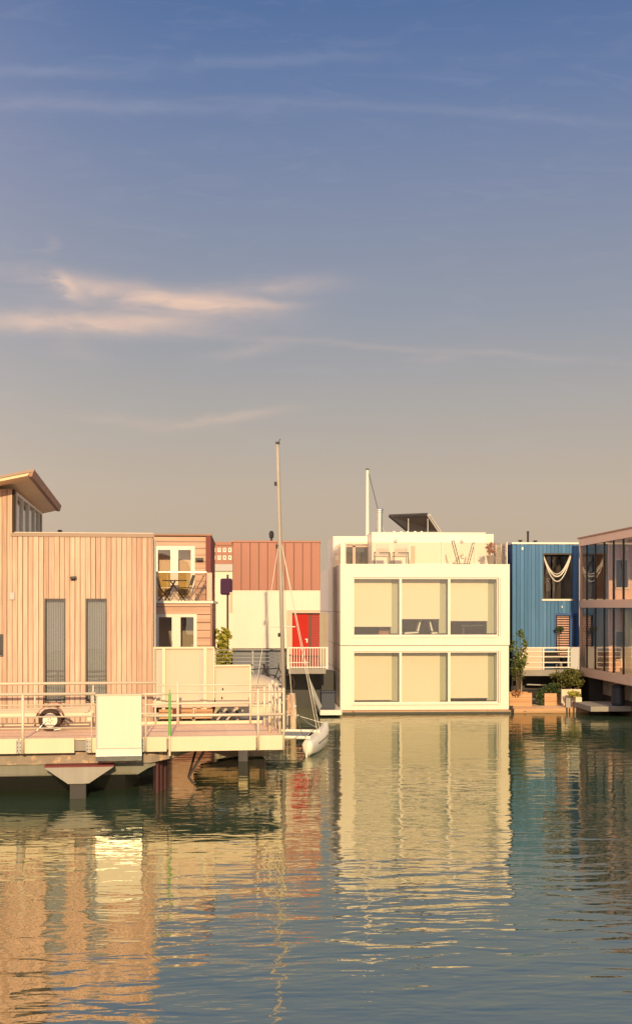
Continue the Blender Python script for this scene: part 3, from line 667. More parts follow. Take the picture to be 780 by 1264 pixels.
m_ = MB(); m_.box(c0, U_x1 + .2, dU - .14, 8.3, uz1 + .002, uz1 + .06); m_.build('roof', M['fascia'], ch)
def casement(parent, r4, y, panes, mat='whitemetal', t=.09, gmat='glass', mid=None, name='window', fd=.08):
    x0, x1, z0, z1 = r4; f = MB()
    f.box(x0, x0 + t, y - .03, y + fd, z0, z1); f.box(x1 - t, x1, y - .03, y + fd, z0, z1); f.box(x0 + t, x1 - t, y - .03, y + fd, z1 - t, z1); f.box(x0 + t, x1 - t, y - .03, y + fd, z0, z0 + t)
    w_ = (x1 - x0 - 2 * t) / panes
    for i in range(1, panes): f.box(x0 + t + i * w_ - (mid or t) / 2, x0 + t + i * w_ + (mid or t) / 2, y - .028, y + fd, z0 + t, z1 - t)
    fo = f.build(name, M[mat], parent)
    for i in range(panes):
        g = MB(); a = x0 + t + i * w_ + ((mid or t) / 2 if i else 0); b_ = x0 + t + (i + 1) * w_ - ((mid or t) / 2 if i < panes - 1 else 0)
        g.box(a, b_, y + .03, y + .036, z0 + t, z1 - t); g.build('pane', M[gmat], fo)
    return fo
casement(ch, udoor, dU, 2, t=.14, mid=.28, name='terrace_door')
casement(ch, lwin, 0, 2, t=.11, mid=.3, name='window')
# interior
m_ = MB(); m_.box(udoor[0] - .1, udoor[1] + .1, dU + .9, dU + 1.0, cz + .1, uz1 - .1); m_.build('room_wall', M['reflpink'], ch)  # pale pink wall imitates the pink reflections in the door glass
m_ = MB(); m_.box(udoor[0] + .1, udoor[1] - .1, dU + .35, dU + .38, cz + .1, C.z(220, 706, dU)); m_.build('reflection_panel', M['yellow'], ch)  # yellow panel stands in for a reflection in the lower door panes
m_ = MB(); m_.box(lwin[0] - .1, lwin[1] + .1, 1.4, 1.5, .5, cz - .1); m_.build('room_wall', M['roomwall'], ch)
m_ = MB(); m_.box(lwin[0], lwin[0] + .9, .5, 1.1, 1.6, 2.9); m_.box(lwin[0] + 1.2, lwin[1], .6, 1.1, 1.6, 3.1); m_.build('cupboard', M['blindw'], ch)
m_ = MB(); lx, lz = C.hit(245, 690, dU); m_.tube((lx, dU - .04, lz), (lx, dU - .2, lz), .04); m_.box(lx - .1, lx + .18, dU - .26, dU - .12, lz - .05, lz + .03); m_.build('wall_lamp', M['black'], ch)
# balustrade
bl = thing_at(C, 'glass_balustrade', 'clear glass balustrade round the clapboard house terrace', 'balustrade', 0, 0, 0)
bz = C.z(220, 707, 0)
for a, b_ in ((192, 206), (207, 230), (231, 253.5)):
    m_ = MB(); m_.box(C.x(a), C.x(b_), .02, .032, cz + .12, bz); m_.build('glass_panel', M['glassfence'], bl)
m_ = MB(); xr = C.x(254.5); m_.box(xr, xr + .012, .04, dU - .16, cz + .12, bz); m_.build('glass_panel', M['glassfence'], bl)
m_ = MB(); m_.tube((C.x(190), .026, bz + .02), (xr, .026, bz + .02), .02); m_.tube((xr, .026, bz + .02), (xr, dU - .16, bz + .02), .02); m_.build('handrail', M['steel'], bl)
m_ = MB(); m_.box(xr + .02, xr + .2, -.02, .02, cz + .1, bz); m_.build('end_panel', M['pinkbeam'], bl)
# terrace furniture
def folding_chair(fr, px, d, z, mat, label, rot=0, s=1.0):
    o = thing_at(fr, 'folding_chair', label, 'chair', fr.x(px, d), d, z, rot)
    for yy in (-.2, .2):
        m_ = MB(); m_.tube((-.22 * s, yy, 0), (.2 * s, yy, .45 * s), .013, n=6); m_.tube((.2 * s, yy, 0), (-.15 * s, yy, .45 * s), .013, n=6); m_.tube((-.15 * s, yy, .45 * s), (-.3 * s, yy, .9 * s), .013, n=6); m_.build('leg_frame', M['black'], o)
    m_ = MB(); m_.box(-.2 * s, .22 * s, -.19, .19, .45 * s, .475 * s); m_.build('seat', M[mat], o)
    m_ = MB(); m_.hexa([(-.21 * s, -.19, .55 * s), (-.19 * s, -.19, .55 * s), (-.19 * s, .19, .55 * s), (-.21 * s, .19, .55 * s), (-.31 * s, -.19, .9 * s), (-.29 * s, -.19, .9 * s), (-.29 * s, .19, .9 * s), (-.31 * s, .19, .9 * s)]); m_.build('backrest', M[mat], o)
    return o
zf = cz + .09
tb = thing_at(C, 'folding_table', 'small dark folding table on the clapboard house terrace', 'table', C.x(216, .8), .8, zf)
m_ = MB(); m_.box(-.42, .42, -.3, .3, .7, .73); m_.build('tabletop', M['frame_dark'], tb)
for sx in (-1, 1):
    for yy in (-.25, .25):
        m_ = MB(); m_.tube((-.36 * sx, yy, 0), (.08 * sx - .08, yy, .7), .015, n=6); m_.build('leg', M['frame_dark'], tb)
folding_chair(C, 229, .7, zf, 'leaf_dark', 'green folding chair right of the dark terrace table', rot=R(170))
folding_chair(C, 203, .9, zf, 'chair', 'pale folding chair left of the dark terrace table', rot=R(0))
dl = thing_at(C, 'deck_chair', 'folded deck chair leaning on the right end of the clapboard terrace', 'deck chair', C.x(244, .6), .6, zf)
for yy in (-.2, .2):
    m_ = MB(); m_.tube((-.3, yy, 0), (.26, yy, .95), .016, n=6); m_.tube((.2, yy, 0), (-.1, yy, .55), .016, n=6); m_.build('frame', M['dockwood'], dl)
m_ = MB(); m_.hexa([(-.2, -.18, .2), (-.17, -.18, .2), (-.17, .18, .2), (-.2, .18, .2), (.2, -.18, .9), (.23, -.18, .9), (.23, .18, .9), (.2, .18, .9)]); m_.build('canvas', M['yellow'], dl)

# ------------------------------------------------------------------ far buildings in the gap
def far_building(name, px0, px1, pyt, Y, mat, label, wins_, depth=10, zb_=1.3, wmat='frame_dark', roof='rooffelt', trim='whitemetal', roofh=.3):
    fr = Frame(px0, Y=Y); o = empty(name, fr.loc(), 0, label, 'building')
    x1 = fr.x(px1); zt = fr.z((px0 + px1) / 2, pyt); hs = [rect(fr, *w_) for w_ in wins_]
    m_ = MB()
    for (p, q, r_, s_) in split(0, x1, zb_, zt, hs): m_.box(p, q, 0, .3, r_, s_)
    m_.box(0, .3, .301, depth, zb_, zt); m_.box(x1 - .3, x1, .301, depth, zb_, zt); m_.build('wall', M[mat], o)
    m_ = MB(); m_.box(-.1, x1 + .1, -.12, depth, zt + .002, zt + roofh); m_.build('roof', M[roof], o)
    for h in hs:
        f = MB(); t = .12; f.box(h[0], h[0] + t, .05, .15, h[2], h[3]); f.box(h[1] - t, h[1], .05, .15, h[2], h[3]); f.box(h[0] + t, h[1] - t, .05, .15, h[3] - t, h[3]); f.box(h[0] + t, h[1] - t, .05, .15, h[2], h[2] + t); fo = f.build('window', M[trim], o)
        g = MB(); g.box(h[0] + t, h[1] - t, .1, .11, h[2] + t, h[3] - t); g.build('pane', M['glassdark'], fo)
    return o, fr
far_building('brick_apartment', 225, 330, 673, 150, 'brick', 'distant red brick apartment block above the white house in the gap',
    [(262 + i * 6.6, 266 + i * 6.6, 676 + j * 9.5, 681.5 + j * 9.5) for i in range(4) for j in range(2)] + [(240, 245, 676, 682), (250, 255, 676, 682)], roofh=.4, roof='brick')
for px in (264, 269, 273.5, 279):
    pass
far_building('white_villa', 236, 300, 705, 80, 'farwhite', 'cream white house with grey roof edge in the narrow gap',
    [(260.5, 266, 712, 733), (251, 257, 750, 790)], roof='steelpaint', roofh=.45)
pp = Frame(281, Y=57)
pr = empty('purple_parasol', (pp.P.x, pp.P.y, 1.6), 0, 'closed purple canvas sunshade left of the terracotta house', 'sunshade')
m_ = MB(); m_.tube((0, 0, 0), (0, 0, 4.3), .05); m_.build('pole', M['frame_dark'], pr)
m_ = MB(); m_.box(-.34, .22, -.2, .2, 3.35, 4.12); m_.build('canopy', M['purple'], pr, bevel=.08)

# ------------------------------------------------------------------ foliage builder
def leaves(mb, c, rad, n, s, squash=1.0, up=.3):
    cl = [Vector((random.gauss(0, .45), random.gauss(0, .45), random.gauss(0, .45))) for _ in range(max(6, n // 60))]
    for i in range(n):
        k_ = random.choice(cl); v = k_ + Vector((random.gauss(0, .2), random.gauss(0, .2), random.gauss(0, .2)))
        if v.length > 1.15: v = v.normalized() * random.uniform(.9, 1.15)
        p = Vector((c[0] + v.x * rad[0], c[1] + v.y * rad[1], c[2] + v.z * rad[2]))
        d = Vector((random.uniform(-1, 1), random.uniform(-1, 1), random.uniform(-.3, 1) + up)).normalized()
        a = d.orthogonal().normalized(); a = (Matrix.Rotation(random.uniform(0, 6.28), 3, d) @ a)
        L_ = s * random.uniform(.7, 1.4); W_ = L_ * .38
        q = [p, p + d * L_ * .5 + a * W_, p + d * L_, p + d * L_ * .5 - a * W_]
        mb.bm.faces.new([mb.bm.verts.new(t) for t in q])
    return cl
def plant(name, loc, label, cat, rad, zc, n, s, mat, stems=5, stemr=.02):
    o = empty(name, loc, 0, label, cat)
    m_ = MB(); cl = leaves(m_, (0, 0, zc), rad, n, s); m_.build('crown', M[mat], o)
    m_ = MB()
    for k_ in cl[:stems]:
        e_ = Vector((k_.x * rad[0], k_.y * rad[1], zc + k_.z * rad[2])); b_ = Vector((k_.x * .08, k_.y * .08, 0)); mid = (e_ + b_) / 2 + Vector((random.uniform(-.05, .05), 0, .05))
        m_.tube(b_, mid, stemr, stemr * .7, n=6); m_.tube(mid, e_, stemr * .7, stemr * .25, n=6)
    m_.build('trunk', M['treewood'], o)
    return o
gb = Frame(272, Y=48); plant('garden_shrub', (gb.P.x, gb.P.y, 1.5), 'yellow green shrub in the gap between clapboard and terracotta houses', 'shrub', (.45, .35, .75), 1.2, 900, .13, 'leaf_yellow')

# ------------------------------------------------------------------ terracotta house
T = Frame(287, Y=51.0)
tt = empty('terracotta_house', T.loc(), 0, 'boxy house with terracotta seamed upper storey over white wall', 'house')
tx1 = T.x(395); tz1 = T.z(340, 668.5); tzm = T.z(340, 728.5); tz0 = T.z(340, 800.5)
m_ = MB(); n_p = 10; pw = tx1 / n_p
for i in range(n_p): m_.box(i * pw + .015, (i + 1) * pw - .015, -.05, .0, tzm, tz1 - .04)
m_.build('upper_cladding', M['redclad'], tt)
m_ = MB(); m_.box(0, tx1, .002, 3.0, tzm + .0, tz1 - .04); m_.build('upper_wall', M['redseam'], tt)
m_ = MB()
for i in range(n_p + 1): m_.box(max(0, i * pw - .012), min(tx1, i * pw + .012), -.075, -.001, tzm, tz1 - .04)
m_.build('seam', M['redseam'], tt)
m_ = MB(); m_.box(-.04, tx1 + .04, -.09, 3.05, tz1 - .038, tz1 + .03); m_.build('roof_edge', M['redclad'], tt)
dr = rect(T, 354, 399, 752, 826); door_h = (T.x(357), tx1 - .0, T.z(376, 826), T.z(376, 757))
m_ = MB()
for (p, q, r_, s_) in split(.0, tx1, tz0, tzm - .003, [(door_h[0], 99, -1, door_h[3])]): m_.box(p, q, -.02, .25, r_, s_)
m_.box(0, .25, .251, 2.8, tz0, tzm - .003); m_.box(0, tx1, 2.81, 3.0, tz0, tzm - .05); m_.box(tx1 - .18, tx1, .42, 2.8, tz0 - .9, tzm - .003)
m_.build('white_wall', M['white2'], tt)
m_ = MB(); m_.box(-.12, -.002, .3, 2.4, T.z(287, 757), T.z(287, 731)); m_.build('side_bay', M['pinkbeam'], tt)
m_ = MB(); t = .11
m_.box(door_h[0] - .1, door_h[0] + .12, -.06, -.022, door_h[2], door_h[3]); m_.box(door_h[0] - .1, tx1, -.06, -.022, door_h[3] + .001, door_h[3] + .13); m_.build('door_surround', M['pinkbeam'], tt)
df = MB(); xd0, xd1 = T.x(358.5), T.x(381); zz0, zz1 = T.z(370, 825.5), T.z(370, 758.5)
df.box(xd0, xd1, .10, .14, zz0, zz1)
z = zz0 + .1
while z < zz1 - .08: df.box(xd0 + .06, xd1 - .06, .085, .099, z, z + .055); z += .085
do = df.build('door', M['reddoor'], tt)
m_ = MB(); hx, hz_ = T.hit(380, 792, .1); m_.box(hx - .06, hx - .02, .05, .09, hz_ - .05, hz_ + .12); m_.box(hx - .12, hx - .02, .03, .049, hz_ + .08, hz_ + .11); m_.build('handle', M['steel'], do)
df = MB(); xd2 = T.x(384.5); df.box(xd2, tx1 - .02, .13, .16, zz0, zz1); z = zz0 + .05
while z < zz1 - .05: df.hexa([(xd2, .10, z), (tx1 - .02, .10, z), (tx1 - .02, .129, z), (xd2, .129, z), (xd2, .12, z + .05), (tx1 - .02, .12, z + .05), (tx1 - .02, .129, z + .05), (xd2, .129, z + .05)]); z += .075
df.build('shutter', M['reddark'], tt)
m_ = MB(); m_.box(xd1 + .002, xd2 - .002, .12, .16, zz0, zz1); m_.build('door_post', M['redseam'], tt)
m_ = MB(); m_.box(door_h[0], tx1, .3, .4, tz0 - 1, tzm - .1); m_.build('room_wall', M['darkroom'], tt)
m_ = MB(); m_.box(0, T.x(353), .45, 3.0, 1.0, tz0 - .002); m_.build('lower_wall', M['slate'], tt)  # slate wall, its shade put into the dark tone
bzf_ = T.z(378, 826, -1.1)
m_ = MB(); m_.box(T.x(353) + .002, T.x(412, 1.3), 1.3, 3.0, .0, bzf_ - .25); m_.build('boathouse_wall', M['black'], tt)  # near-black colour stands in for the shade under the balcony
m_ = MB(); m_.box(tx1 + .022, T.x(405, 2.6), 2.6, 2.72, bzf_, T.z(390, 757)); m_.build('gap_filler', M['greypanel'], tt)  # filler added in the gap, toned like the shaded white side wall
m_ = MB(); m_.box(0, tx1, .46, 9, -.2, .99); m_.bm.free()
m_ = MB(); m_.box(0, T.x(353), .3, 4.4, -.2, .99); m_.build('float_hull', M['darkhull'], tt)
bzf = T.z(378, 826, -1.1); bx0, bx1_ = T.x(356, -1.1), T.x(403, -1.1)
m_ = MB(); m_.box(T.x(355, 0), T.x(402, -1.1), -1.1, 2.1, bzf - .2, bzf); m_.build('balcony_slab', M['concrete'], tt)
br = thing_at(T, 'balcony_railing', 'white barred railing of the balcony at the red door', 'railing', 0, 0, 0)
rz = T.z(378, 799, -1.1)
m_ = MB(); m_.box(bx0, bx1_, -1.1, -1.05, rz - .05, rz); m_.box(bx0, bx1_, -1.1, -1.05, bzf + .05, bzf + .09); m_.box(bx0, T.x(381, -1.1), -1.095, -1.055, bzf + .25, bzf + .28); m_.build('rail', M['whitemetal'], br)
nb = 15
for i in range(nb):
    x = bx0 + .02 + (bx1_ - bx0 - .04) * i / (nb - 1); m_ = MB(); m_.box(x - .014, x + .014, -1.088, -1.062, bzf, rz - .051); m_.build('baluster', M['whitemetal'], br)
m_ = MB(); m_.box(bx0 - .06, bx0, -1.12, -1.03, bzf, rz + .0); m_.box(bx1_, bx1_ + .06, -1.12, -1.03, bzf, rz + .0); m_.build('corner_post', M['whitemetal'], br)
cp = MB(); x_, zc_ = T.hit(335, 668, 2); cp.tube((x_, 2, tz1), (x_, 2, tz1 + .25), .05); cp.lathe((x_, 2, tz1 + .25), [(.05, 0), (.10, .03), (.11, .22), (.06, .32)], n=12); cp.build('chimney_pipe', M['black'], tt)
cp = MB(); x_, _ = T.hit(358, 668, 2); cp.tube((x_, 2, tz1), (x_, 2, tz1 + .08), .06); cp.tube((x_, 2, tz1 + .08), (x_, 2, tz1 + .14), .14, .1); cp.build('roof_vent', M['black'], tt)
m_ = MB(); m_.box(tx1 + .002, tx1 + .02, .05, 2.95, tzm, tz1 - .05); m_.build('side_cladding', M['pinkbeam'], tt)  # pale sheet added on the unseen side to bounce light into the alley
# walkway railing in front of the slate wall
wr_ = Frame(266, Y=46.5)
wl = MB(); wl.box(wr_.x(262), wr_.x(350), 0, 4.7, .9, 1.25); o = wl.build('walkway_slab', M['concrete']); o.location = wr_.P; tag(o, 'grey walkway slab before the slate wall of the terracotta house', 'walkway')
wrl = empty('walkway_railing', wr_.loc(), 0, 'thin grey horizontal bar railing before the slate blue lower wall', 'railing')
zt_ = wr_.z(300, 802.5)
for i, dz_ in enumerate((0, .16, .3, .44, .58)):
    rail(wrl, wr_.x(264), wr_.x(349), 0, zt_ - dz_, .022 if i == 0 else .012, 'steelpaint')
for px in (266, 312, 347): m_ = MB(); m_.box(wr_.x(px) - .025, wr_.x(px) + .025, .03, .06, 1.25, zt_); m_.build('post', M['steelpaint'], wrl)
# bundle of stored things: covered dinghy and cable heap
cdg = Frame(315, Y=39.5)
cv = empty('covered_dinghy', (cdg.P.x, cdg.P.y, 1.6), 0, 'dinghy under a pale tarpaulin behind the gangway posts', 'boat')
m_ = MB(); rg2 = lambda x, w_, h0, h1: [(x, -w_, h0), (x, -w_ * .7, h1 * .75), (x, 0, h1), (x, w_ * .7, h1 * .75), (x, w_, h0)]
m_.loft([rg2(-1.1, .5, .25, .5), rg2(-.5, .65, .2, .62), rg2(.2, .6, .2, .6), rg2(.7, .35, .22, .42), rg2(.95, .08, .25, .3)]); m_.build('tarpaulin', M['tarp'], cv, smooth=True)
m_ = MB(); m_.loft([[(-1.1, -.45, .24), (-1.05, -.3, -.1), (-1.05, .3, -.1), (-1.1, .45, .24)], [(.2, -.55, .19), (.2, -.35, -.12), (.2, .35, -.12), (.2, .55, .19)], [(.85, -.1, .24), (.8, -.05, 0), (.8, .05, 0), (.85, .1, .24)]]); m_.build('hull', M['frame_dark'], cv)
for x in (-.8, .3): m_ = MB(); m_.box(x, x + .1, -.4, .4, -.6, -.12); m_.build('trestle', M['dockwood'], cv)
mh = MB(); hp = thing_at(cdg, 'bicycle_heap', 'tangle of dark bicycles parked before the slate wall', 'bicycles', cdg.x(314), 5, 1.25)
for i in range(2):
    ox = i * .55 - .3
    for sx in (0, .95):
        rings = []; w_ = MB(); prev = None; pts = []
        for a in range(17):
            t = 2 * math.pi * a / 16; pts.append((ox + sx + .32 * math.cos(t), i * .25, .33 + .32 * math.sin(t)))
        w_.path(pts, .022, n=5); w_.build('wheel', M['rubber'], hp)
    m_ = MB(); y_ = i * .25
    m_.path([(ox, y_, .33), (ox + .2, y_, .85), (ox + .7, y_, .88), (ox + .45, y_, .3), (ox + .2, y_, .85)], .02, n=6); m_.path([(ox + .7, y_, .88), (ox + .95, y_, .33)], .02, n=6); m_.tube((ox + .7, y_, .88), (ox + .68, y_, 1.05), .018, n=6); m_.tube((ox + .68, y_ - .25, 1.05), (ox + .68, y_ + .25, 1.05), .016, n=6); m_.tube((ox + .2, y_, .85), (ox + .17, y_, 1.0), .018, n=6); m_.box(ox + .05, ox + .3, y_ - .06, y_ + .06, 1.0, 1.04); m_.build('bike_frame', M['frame_dark'], hp)
# storage boxes on the walkway
for px, py0, py1, nm, lb, mt, Y_ in ((325, 850, 870, 'storage_chest', 'pale pink storage chest behind the gangway end posts', 'pinkbeam', 38.5), (318, 870, 886, 'wooden_box', 'low cream box behind the right end of the gangway', 'cream', 36.0), (352, 858, 884, 'timber_fence_piece', 'short reddish slatted screen behind the mast foot', 'clap', 39.5)):
    fr2 = Frame(px, Y=Y_); zz0 = fr2.z(px, py1); zz1 = fr2.z(px, py0); w_ = 1.1 if 'fence' not in nm else .30
    o = empty(nm, (fr2.P.x, fr2.P.y, zz0), 0, lb, 'chest' if 'chest' in nm else ('box' if 'box' in nm else 'screen'))
    if 'fence' in nm:
        for i in range(5): m_ = MB(); m_.box(-w_ + i * .12, -w_ + i * .12 + .09, 0, .03, 0, zz1 - zz0); m_.build('slat', M[mt], o)
        m_ = MB(); m_.box(-w_, w_, .031, .06, .1, .16); m_.box(-w_, w_, .031, .06, zz1 - zz0 - .16, zz1 - zz0 - .1); m_.build('batten', M[mt], o)
    else:
        m_ = MB(); m_.box(-w_, w_ * .6, 0, .7, 0, zz1 - zz0 - .06); m_.build('body', M[mt], o, bevel=.01); m_ = MB(); m_.box(-w_ - .03, w_ * .6 + .03, -.03, .73, zz1 - zz0 - .058, zz1 - zz0); m_.build('lid', M[mt], o, bevel=.01)

# ------------------------------------------------------------------ white house
W = Frame(420, Y=49.6)
wh = empty('white_house', W.loc(), 0, 'white two storey cube house with six big blinded windows', 'house')
wx1 = W.x(629); wz0 = W.z(520, 876.5); wz1 = W.z(520, 697.5); zsl = W.z(520, 797)
uw = rect(W, 436, 615, 713, 785.5); lw = rect(W, 436, 615, 804, 868.5); uw = (uw[0], uw[1], uw[2], uw[3]); dep = 14
m_ = MB()
for (p, q, r_, s_) in split(0, wx1, zsl + .012, wz1, [uw]): m_.box(p, q, 0, .18, r_, s_)
m_.box(0, .18, .181, dep, zsl + .012, wz1); m_.box(wx1 - .18, wx1, .181, dep, zsl + .012, wz1); m_.box(.18, wx1 - .18, dep - .18, dep, zsl + .012, wz1)
m_.build('upper_wall', M['white'], wh)
m_ = MB()
for (p, q, r_, s_) in split(0.0, wx1 - .03, wz0, zsl - .012, [lw]): m_.box(p, q, .02, .18, r_, s_)
m_.box(0.0, .18, .181, dep, wz0, zsl - .012); m_.box(wx1 - .21, wx1 - .03, .181, dep, wz0, zsl - .012); m_.box(.18, wx1 - .21, dep - .18, dep, wz0, zsl - .012)
m_.build('lower_wall', M['white'], wh)
m_ = MB(); m_.box(.03, wx1 - .05, .05, dep - .05, zsl - .0115, zsl + .0115); m_.build('floor_joint', M['frame_dark'], wh)
for yy in (3.2, 6.4): 
    m_ = MB(); m_.box(-.004, 0.0, yy, yy + .02, wz0, wz1 - .02); m_.build('panel_joint', M['frame_dark'], wh)
m_ = MB(); m_.box(-.0045, -.0005, .01, dep, W.z(420, 756), W.z(420, 756) + .02); m_.box(-.0045, -.0005, .01, dep, W.z(420, 829), W.z(420, 829) + .02); m_.build('panel_joint', M['frame_dark'], wh)
m_ = MB(); m_.box(.19, wx1 - .19, .19, dep - .19, zsl - .25, zsl - .02); m_.build('floor_slab', M['roomwall'], wh)
m_ = MB(); m_.box(.19, wx1 - .19, .35, dep - .19, wz0 + .0, wz0 + .1); m_.box(.19, wx1 - .19, .35, dep - .19, zsl + .0, zsl + .08); m_.build('floor', M['roomfloor'], wh)
m_ = MB(); m_.box(.19, wx1 - .19, 4.5, 4.6, wz0 + .1, zsl - .26); m_.box(.19, wx1 - .19, 4.0, 4.1, zsl + .08, wz1 - .25); m_.build('room_wall', M['darkroom'], wh)
m_ = MB(); m_.box(0.002, wx1 - .002, .002, dep - .002, wz1 + .001, wz1 + .04); m_.build('roof_deck', M['white'], wh)
m_ = MB(); m_.box(-.03, wx1 + .06, -.05, dep, -.3, wz0 - .04); m_.build('pontoon', M['plinth'], wh)
m_ = MB(); m_.box(-.035, wx1 + .065, -.056, -.0505, -.1, .07); m_.build('algae_band', M['shade_algae'], wh)
m_ = MB(); m_.box(.01, wx1 - .01, -.02, dep, wz0 - .038, wz0 - .001); m_.build('shadow_joint', M['fascia'], wh)
def bigwindow(r4, bots, lower):
    x0, x1, z0, z1 = r4
    f = MB(); t = .07; yb_ = .10
    f.box(x0 - .05, x0, -.012, .14, z0 - .05, z1 + .05); f.box(x1, x1 + .05, -.012, .14, z0 - .05, z1 + .05); f.box(x0, x1, -.012, .14, z1, z1 + .05); f.box(x0, x1, -.03, .14, z0 - .06, z0)
    fo = f.build('window', M['white'], wh)
    m = MB(); xs_ = [x0, W.x(494.5), W.x(554.5), x1 - .02]
    for i, xx in enumerate(xs_):
        w_ = .05 if 0 < i < 3 else .04
        m.box(xx - w_ if i else xx, xx + w_ if i < 3 else xx, .03, .12, z0, z1)
    m.box(x0 + .04, x1 - .06, .032, .12, z1 - .06, z1); m.box(x0 + .04, x1 - .06, .032, .12, z0, z0 + .06)
    mo = m.build('mullion_frame', M['whitemetal'], fo)
    for i in range(3):
        a = xs_[i] + .05; b_ = xs_[i + 1] - .05
        g = MB(); g.box(a, b_, .07, .076, z0 + .06, z1 - .06); g.build('pane', M['glass'], fo)
        zb_ = W.z(520, bots[i], .5)
        bl_ = MB(); bl_.box(a + .02, b_ - .26, .50, .506, zb_, z1 + .05); bl_.build('blind', M['blind'], fo)
        hb_ = MB(); hb_.box(a + .02, b_ - .26, .495, .512, zb_ - .03, zb_); hb_.build('blind_bar', M['whitemetal'], fo)
        cu = MB(); cu.box(b_ - .30, b_ + .10, .56, .58, z0 + .1 if not lower else z0 + .06, z1 + .05); cu.build('blind_shade_strip', M['blindshade'], fo)  # olive strip stands in for the shadow at the blind's right edge
    tr_ = MB(); tr_.box(x1 + .055, x1 + .09, -.005, .0, z0, z1); tr_.build('jamb_line', M['steelpaint'], fo)
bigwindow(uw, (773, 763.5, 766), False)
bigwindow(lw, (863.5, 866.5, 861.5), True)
# chairs inside the upper middle window
def tub_chair(px, d, flip, label):
    o = thing_at(W, 'tub_chair', label, 'chair', W.x(px, d), d, zsl + .08, 0)
    s = -1 if flip else 1
    m_ = MB(); m_.hexa([(-.3, -.28, .36), (.3, -.28, .40), (.3, .28, .40), (-.3, .28, .36), (-.3, -.28, .44), (.3, -.28, .47), (.3, .28, .47), (-.3, .28, .44)]); m_.build('seat', M['chair'], o, bevel=.03)
    m_ = MB(); m_.hexa([(s * .22, -.28, .48), (s * .3, -.28, .48), (s * .3, .28, .48), (s * .22, .28, .48), (s * .36, -.25, 1.0), (s * .42, -.25, 1.0), (s * .42, .25, 1.0), (s * .36, .25, 1.0)]); m_.build('backrest', M['chair'], o, bevel=.02)
    m_ = MB(); m_.tube((0, 0, 0), (0, 0, .36), .03); m_.tube((0, 0, 0), (0, 0, .02), .22); m_.build('pedestal', M['steel'], o)
tub_chair(507, 1.15, False, 'white tub chair behind the upper middle window, left one')
tub_chair(540, 1.15, True, 'white tub chair behind the upper middle window, right one')
o = thing_at(W, 'dining_table', 'dark dining table behind the upper right window', 'table', W.x(590, 1.4), 1.4, zsl + .08)
m_ = MB(); m_.box(-.8, .7, -.4, .4, .7, .75); m_.build('tabletop', M['frame_dark'], o)
for sx in (-.7, .6):
    for sy_ in (-.3, .3): m_ = MB(); m_.box(sx, sx + .05, sy_, sy_ + .05, 0, .699); m_.build('leg', M['frame_dark'], o)
o = thing_at(W, 'sideboard', 'brown sideboard behind the upper left window', 'sideboard', W.x(478, 1.0), 1.0, zsl + .08)
m_ = MB(); m_.box(-.35, .45, 0, .4, .1, .8); m_.build('body', M['fascia'], o); m_ = MB(); m_.box(-.38, .48, -.02, .42, .802, .84); m_.build('top', M['fascia'], o)
for sx in (-.3, .36): m_ = MB(); m_.box(sx, sx + .04, .02, .06, 0, .099); m_.build('leg', M['black'], o)

# rooftop box
rbY = 2.6
bxa, bxb = W.x(459, rbY), W.x(599, rbY); bzt = W.z(530, 658, rbY); zr_ = wz1 + .041
m_ = MB(); m_.box(bxa, bxb, rbY, 7.5, zr_, bzt); m_.build('stair_penthouse', M['white'], wh)
m_ = MB(); m_.box(bxa - .02, bxb + .02, rbY - .02, 7.52, bzt + .001, bzt + .03); m_.build('penthouse_roof', M['white'], wh)
m_ = MB(); m_.box(bxb + .002, W.x(608, 3.4), 3.2, 7.5, zr_, bzt + .0); m_.build('penthouse_wing', M['white'], wh)
lx0 = W.x(402.5, 4.2); lzt = W.z(430, 662, 4.2)
hole = (W.x(427, 4.2), W.x(458, 4.2), zr_, W.z(440, 672, 4.2)); lx1 = bxa - .002
m_ = MB()
for (p, q, r_, s_) in split(max(lx0, 0.02), lx1, zr_, lzt, [hole]): m_.box(p, q, 4.2, 4.4, r_, s_)
m_.box(max(lx0, .02), lx1, 4.42, 7.5, lzt - .2, lzt); m_.box(.02, .2, 4.42, 7.5, zr_, lzt - .202); m_.build('penthouse_annex', M['white'], wh)
m_ = MB(); m_.box(hole[0], hole[1], 4.3, 4.31, hole[2], hole[3]); ao = m_.build('annex_window', M['glassdark'], wh)
m_ = MB(); m_.box(hole[0] + .3, hole[0] + .42, 4.22, 4.29, hole[2], hole[3]); m_.box(hole[0], hole[1], 4.22, 4.29, hole[3] - .12, hole[3] - .05); m_.build('annex_frame', M['pinkbeam'], wh)
m_ = MB(); m_.box(hole[0] - .1, hole[1] + .1, 5.4, 5.5, hole[2], hole[3]); m_.build('annex_room_wall', M['darkroom'], wh)
for px, py in ((488, 668), (569.5, 668.5)):
    x_, z_ = W.hit(px, py, rbY); m_ = MB(); m_.tube((x_, rbY - .06, z_), (x_, rbY - .001, z_), .075, n=14); m_.tube((x_, rbY - .09, z_), (x_, rbY - .06, z_), .04, .07, n=14); m_.build('wall_lamp', M['steelpaint'], wh)
x_, z_ = W.hit(571, 688, rbY); m_ = MB(); m_.path([(x_ - .05, rbY - .05, z_ + .08), (x_ - .06, rbY - .05, z_ - .03), (x_ + .06, rbY - .05, z_ - .06)], .012); m_.build('tap', M['steelpaint'], wh)
for px in (506, 577): pass
m_ = MB(); m_.box(W.x(507, rbY), W.x(512, rbY), rbY - .03, rbY - .001, zr_, W.z(510, 674, rbY)); m_.build('door_recess', M['pinkbeam'], wh)
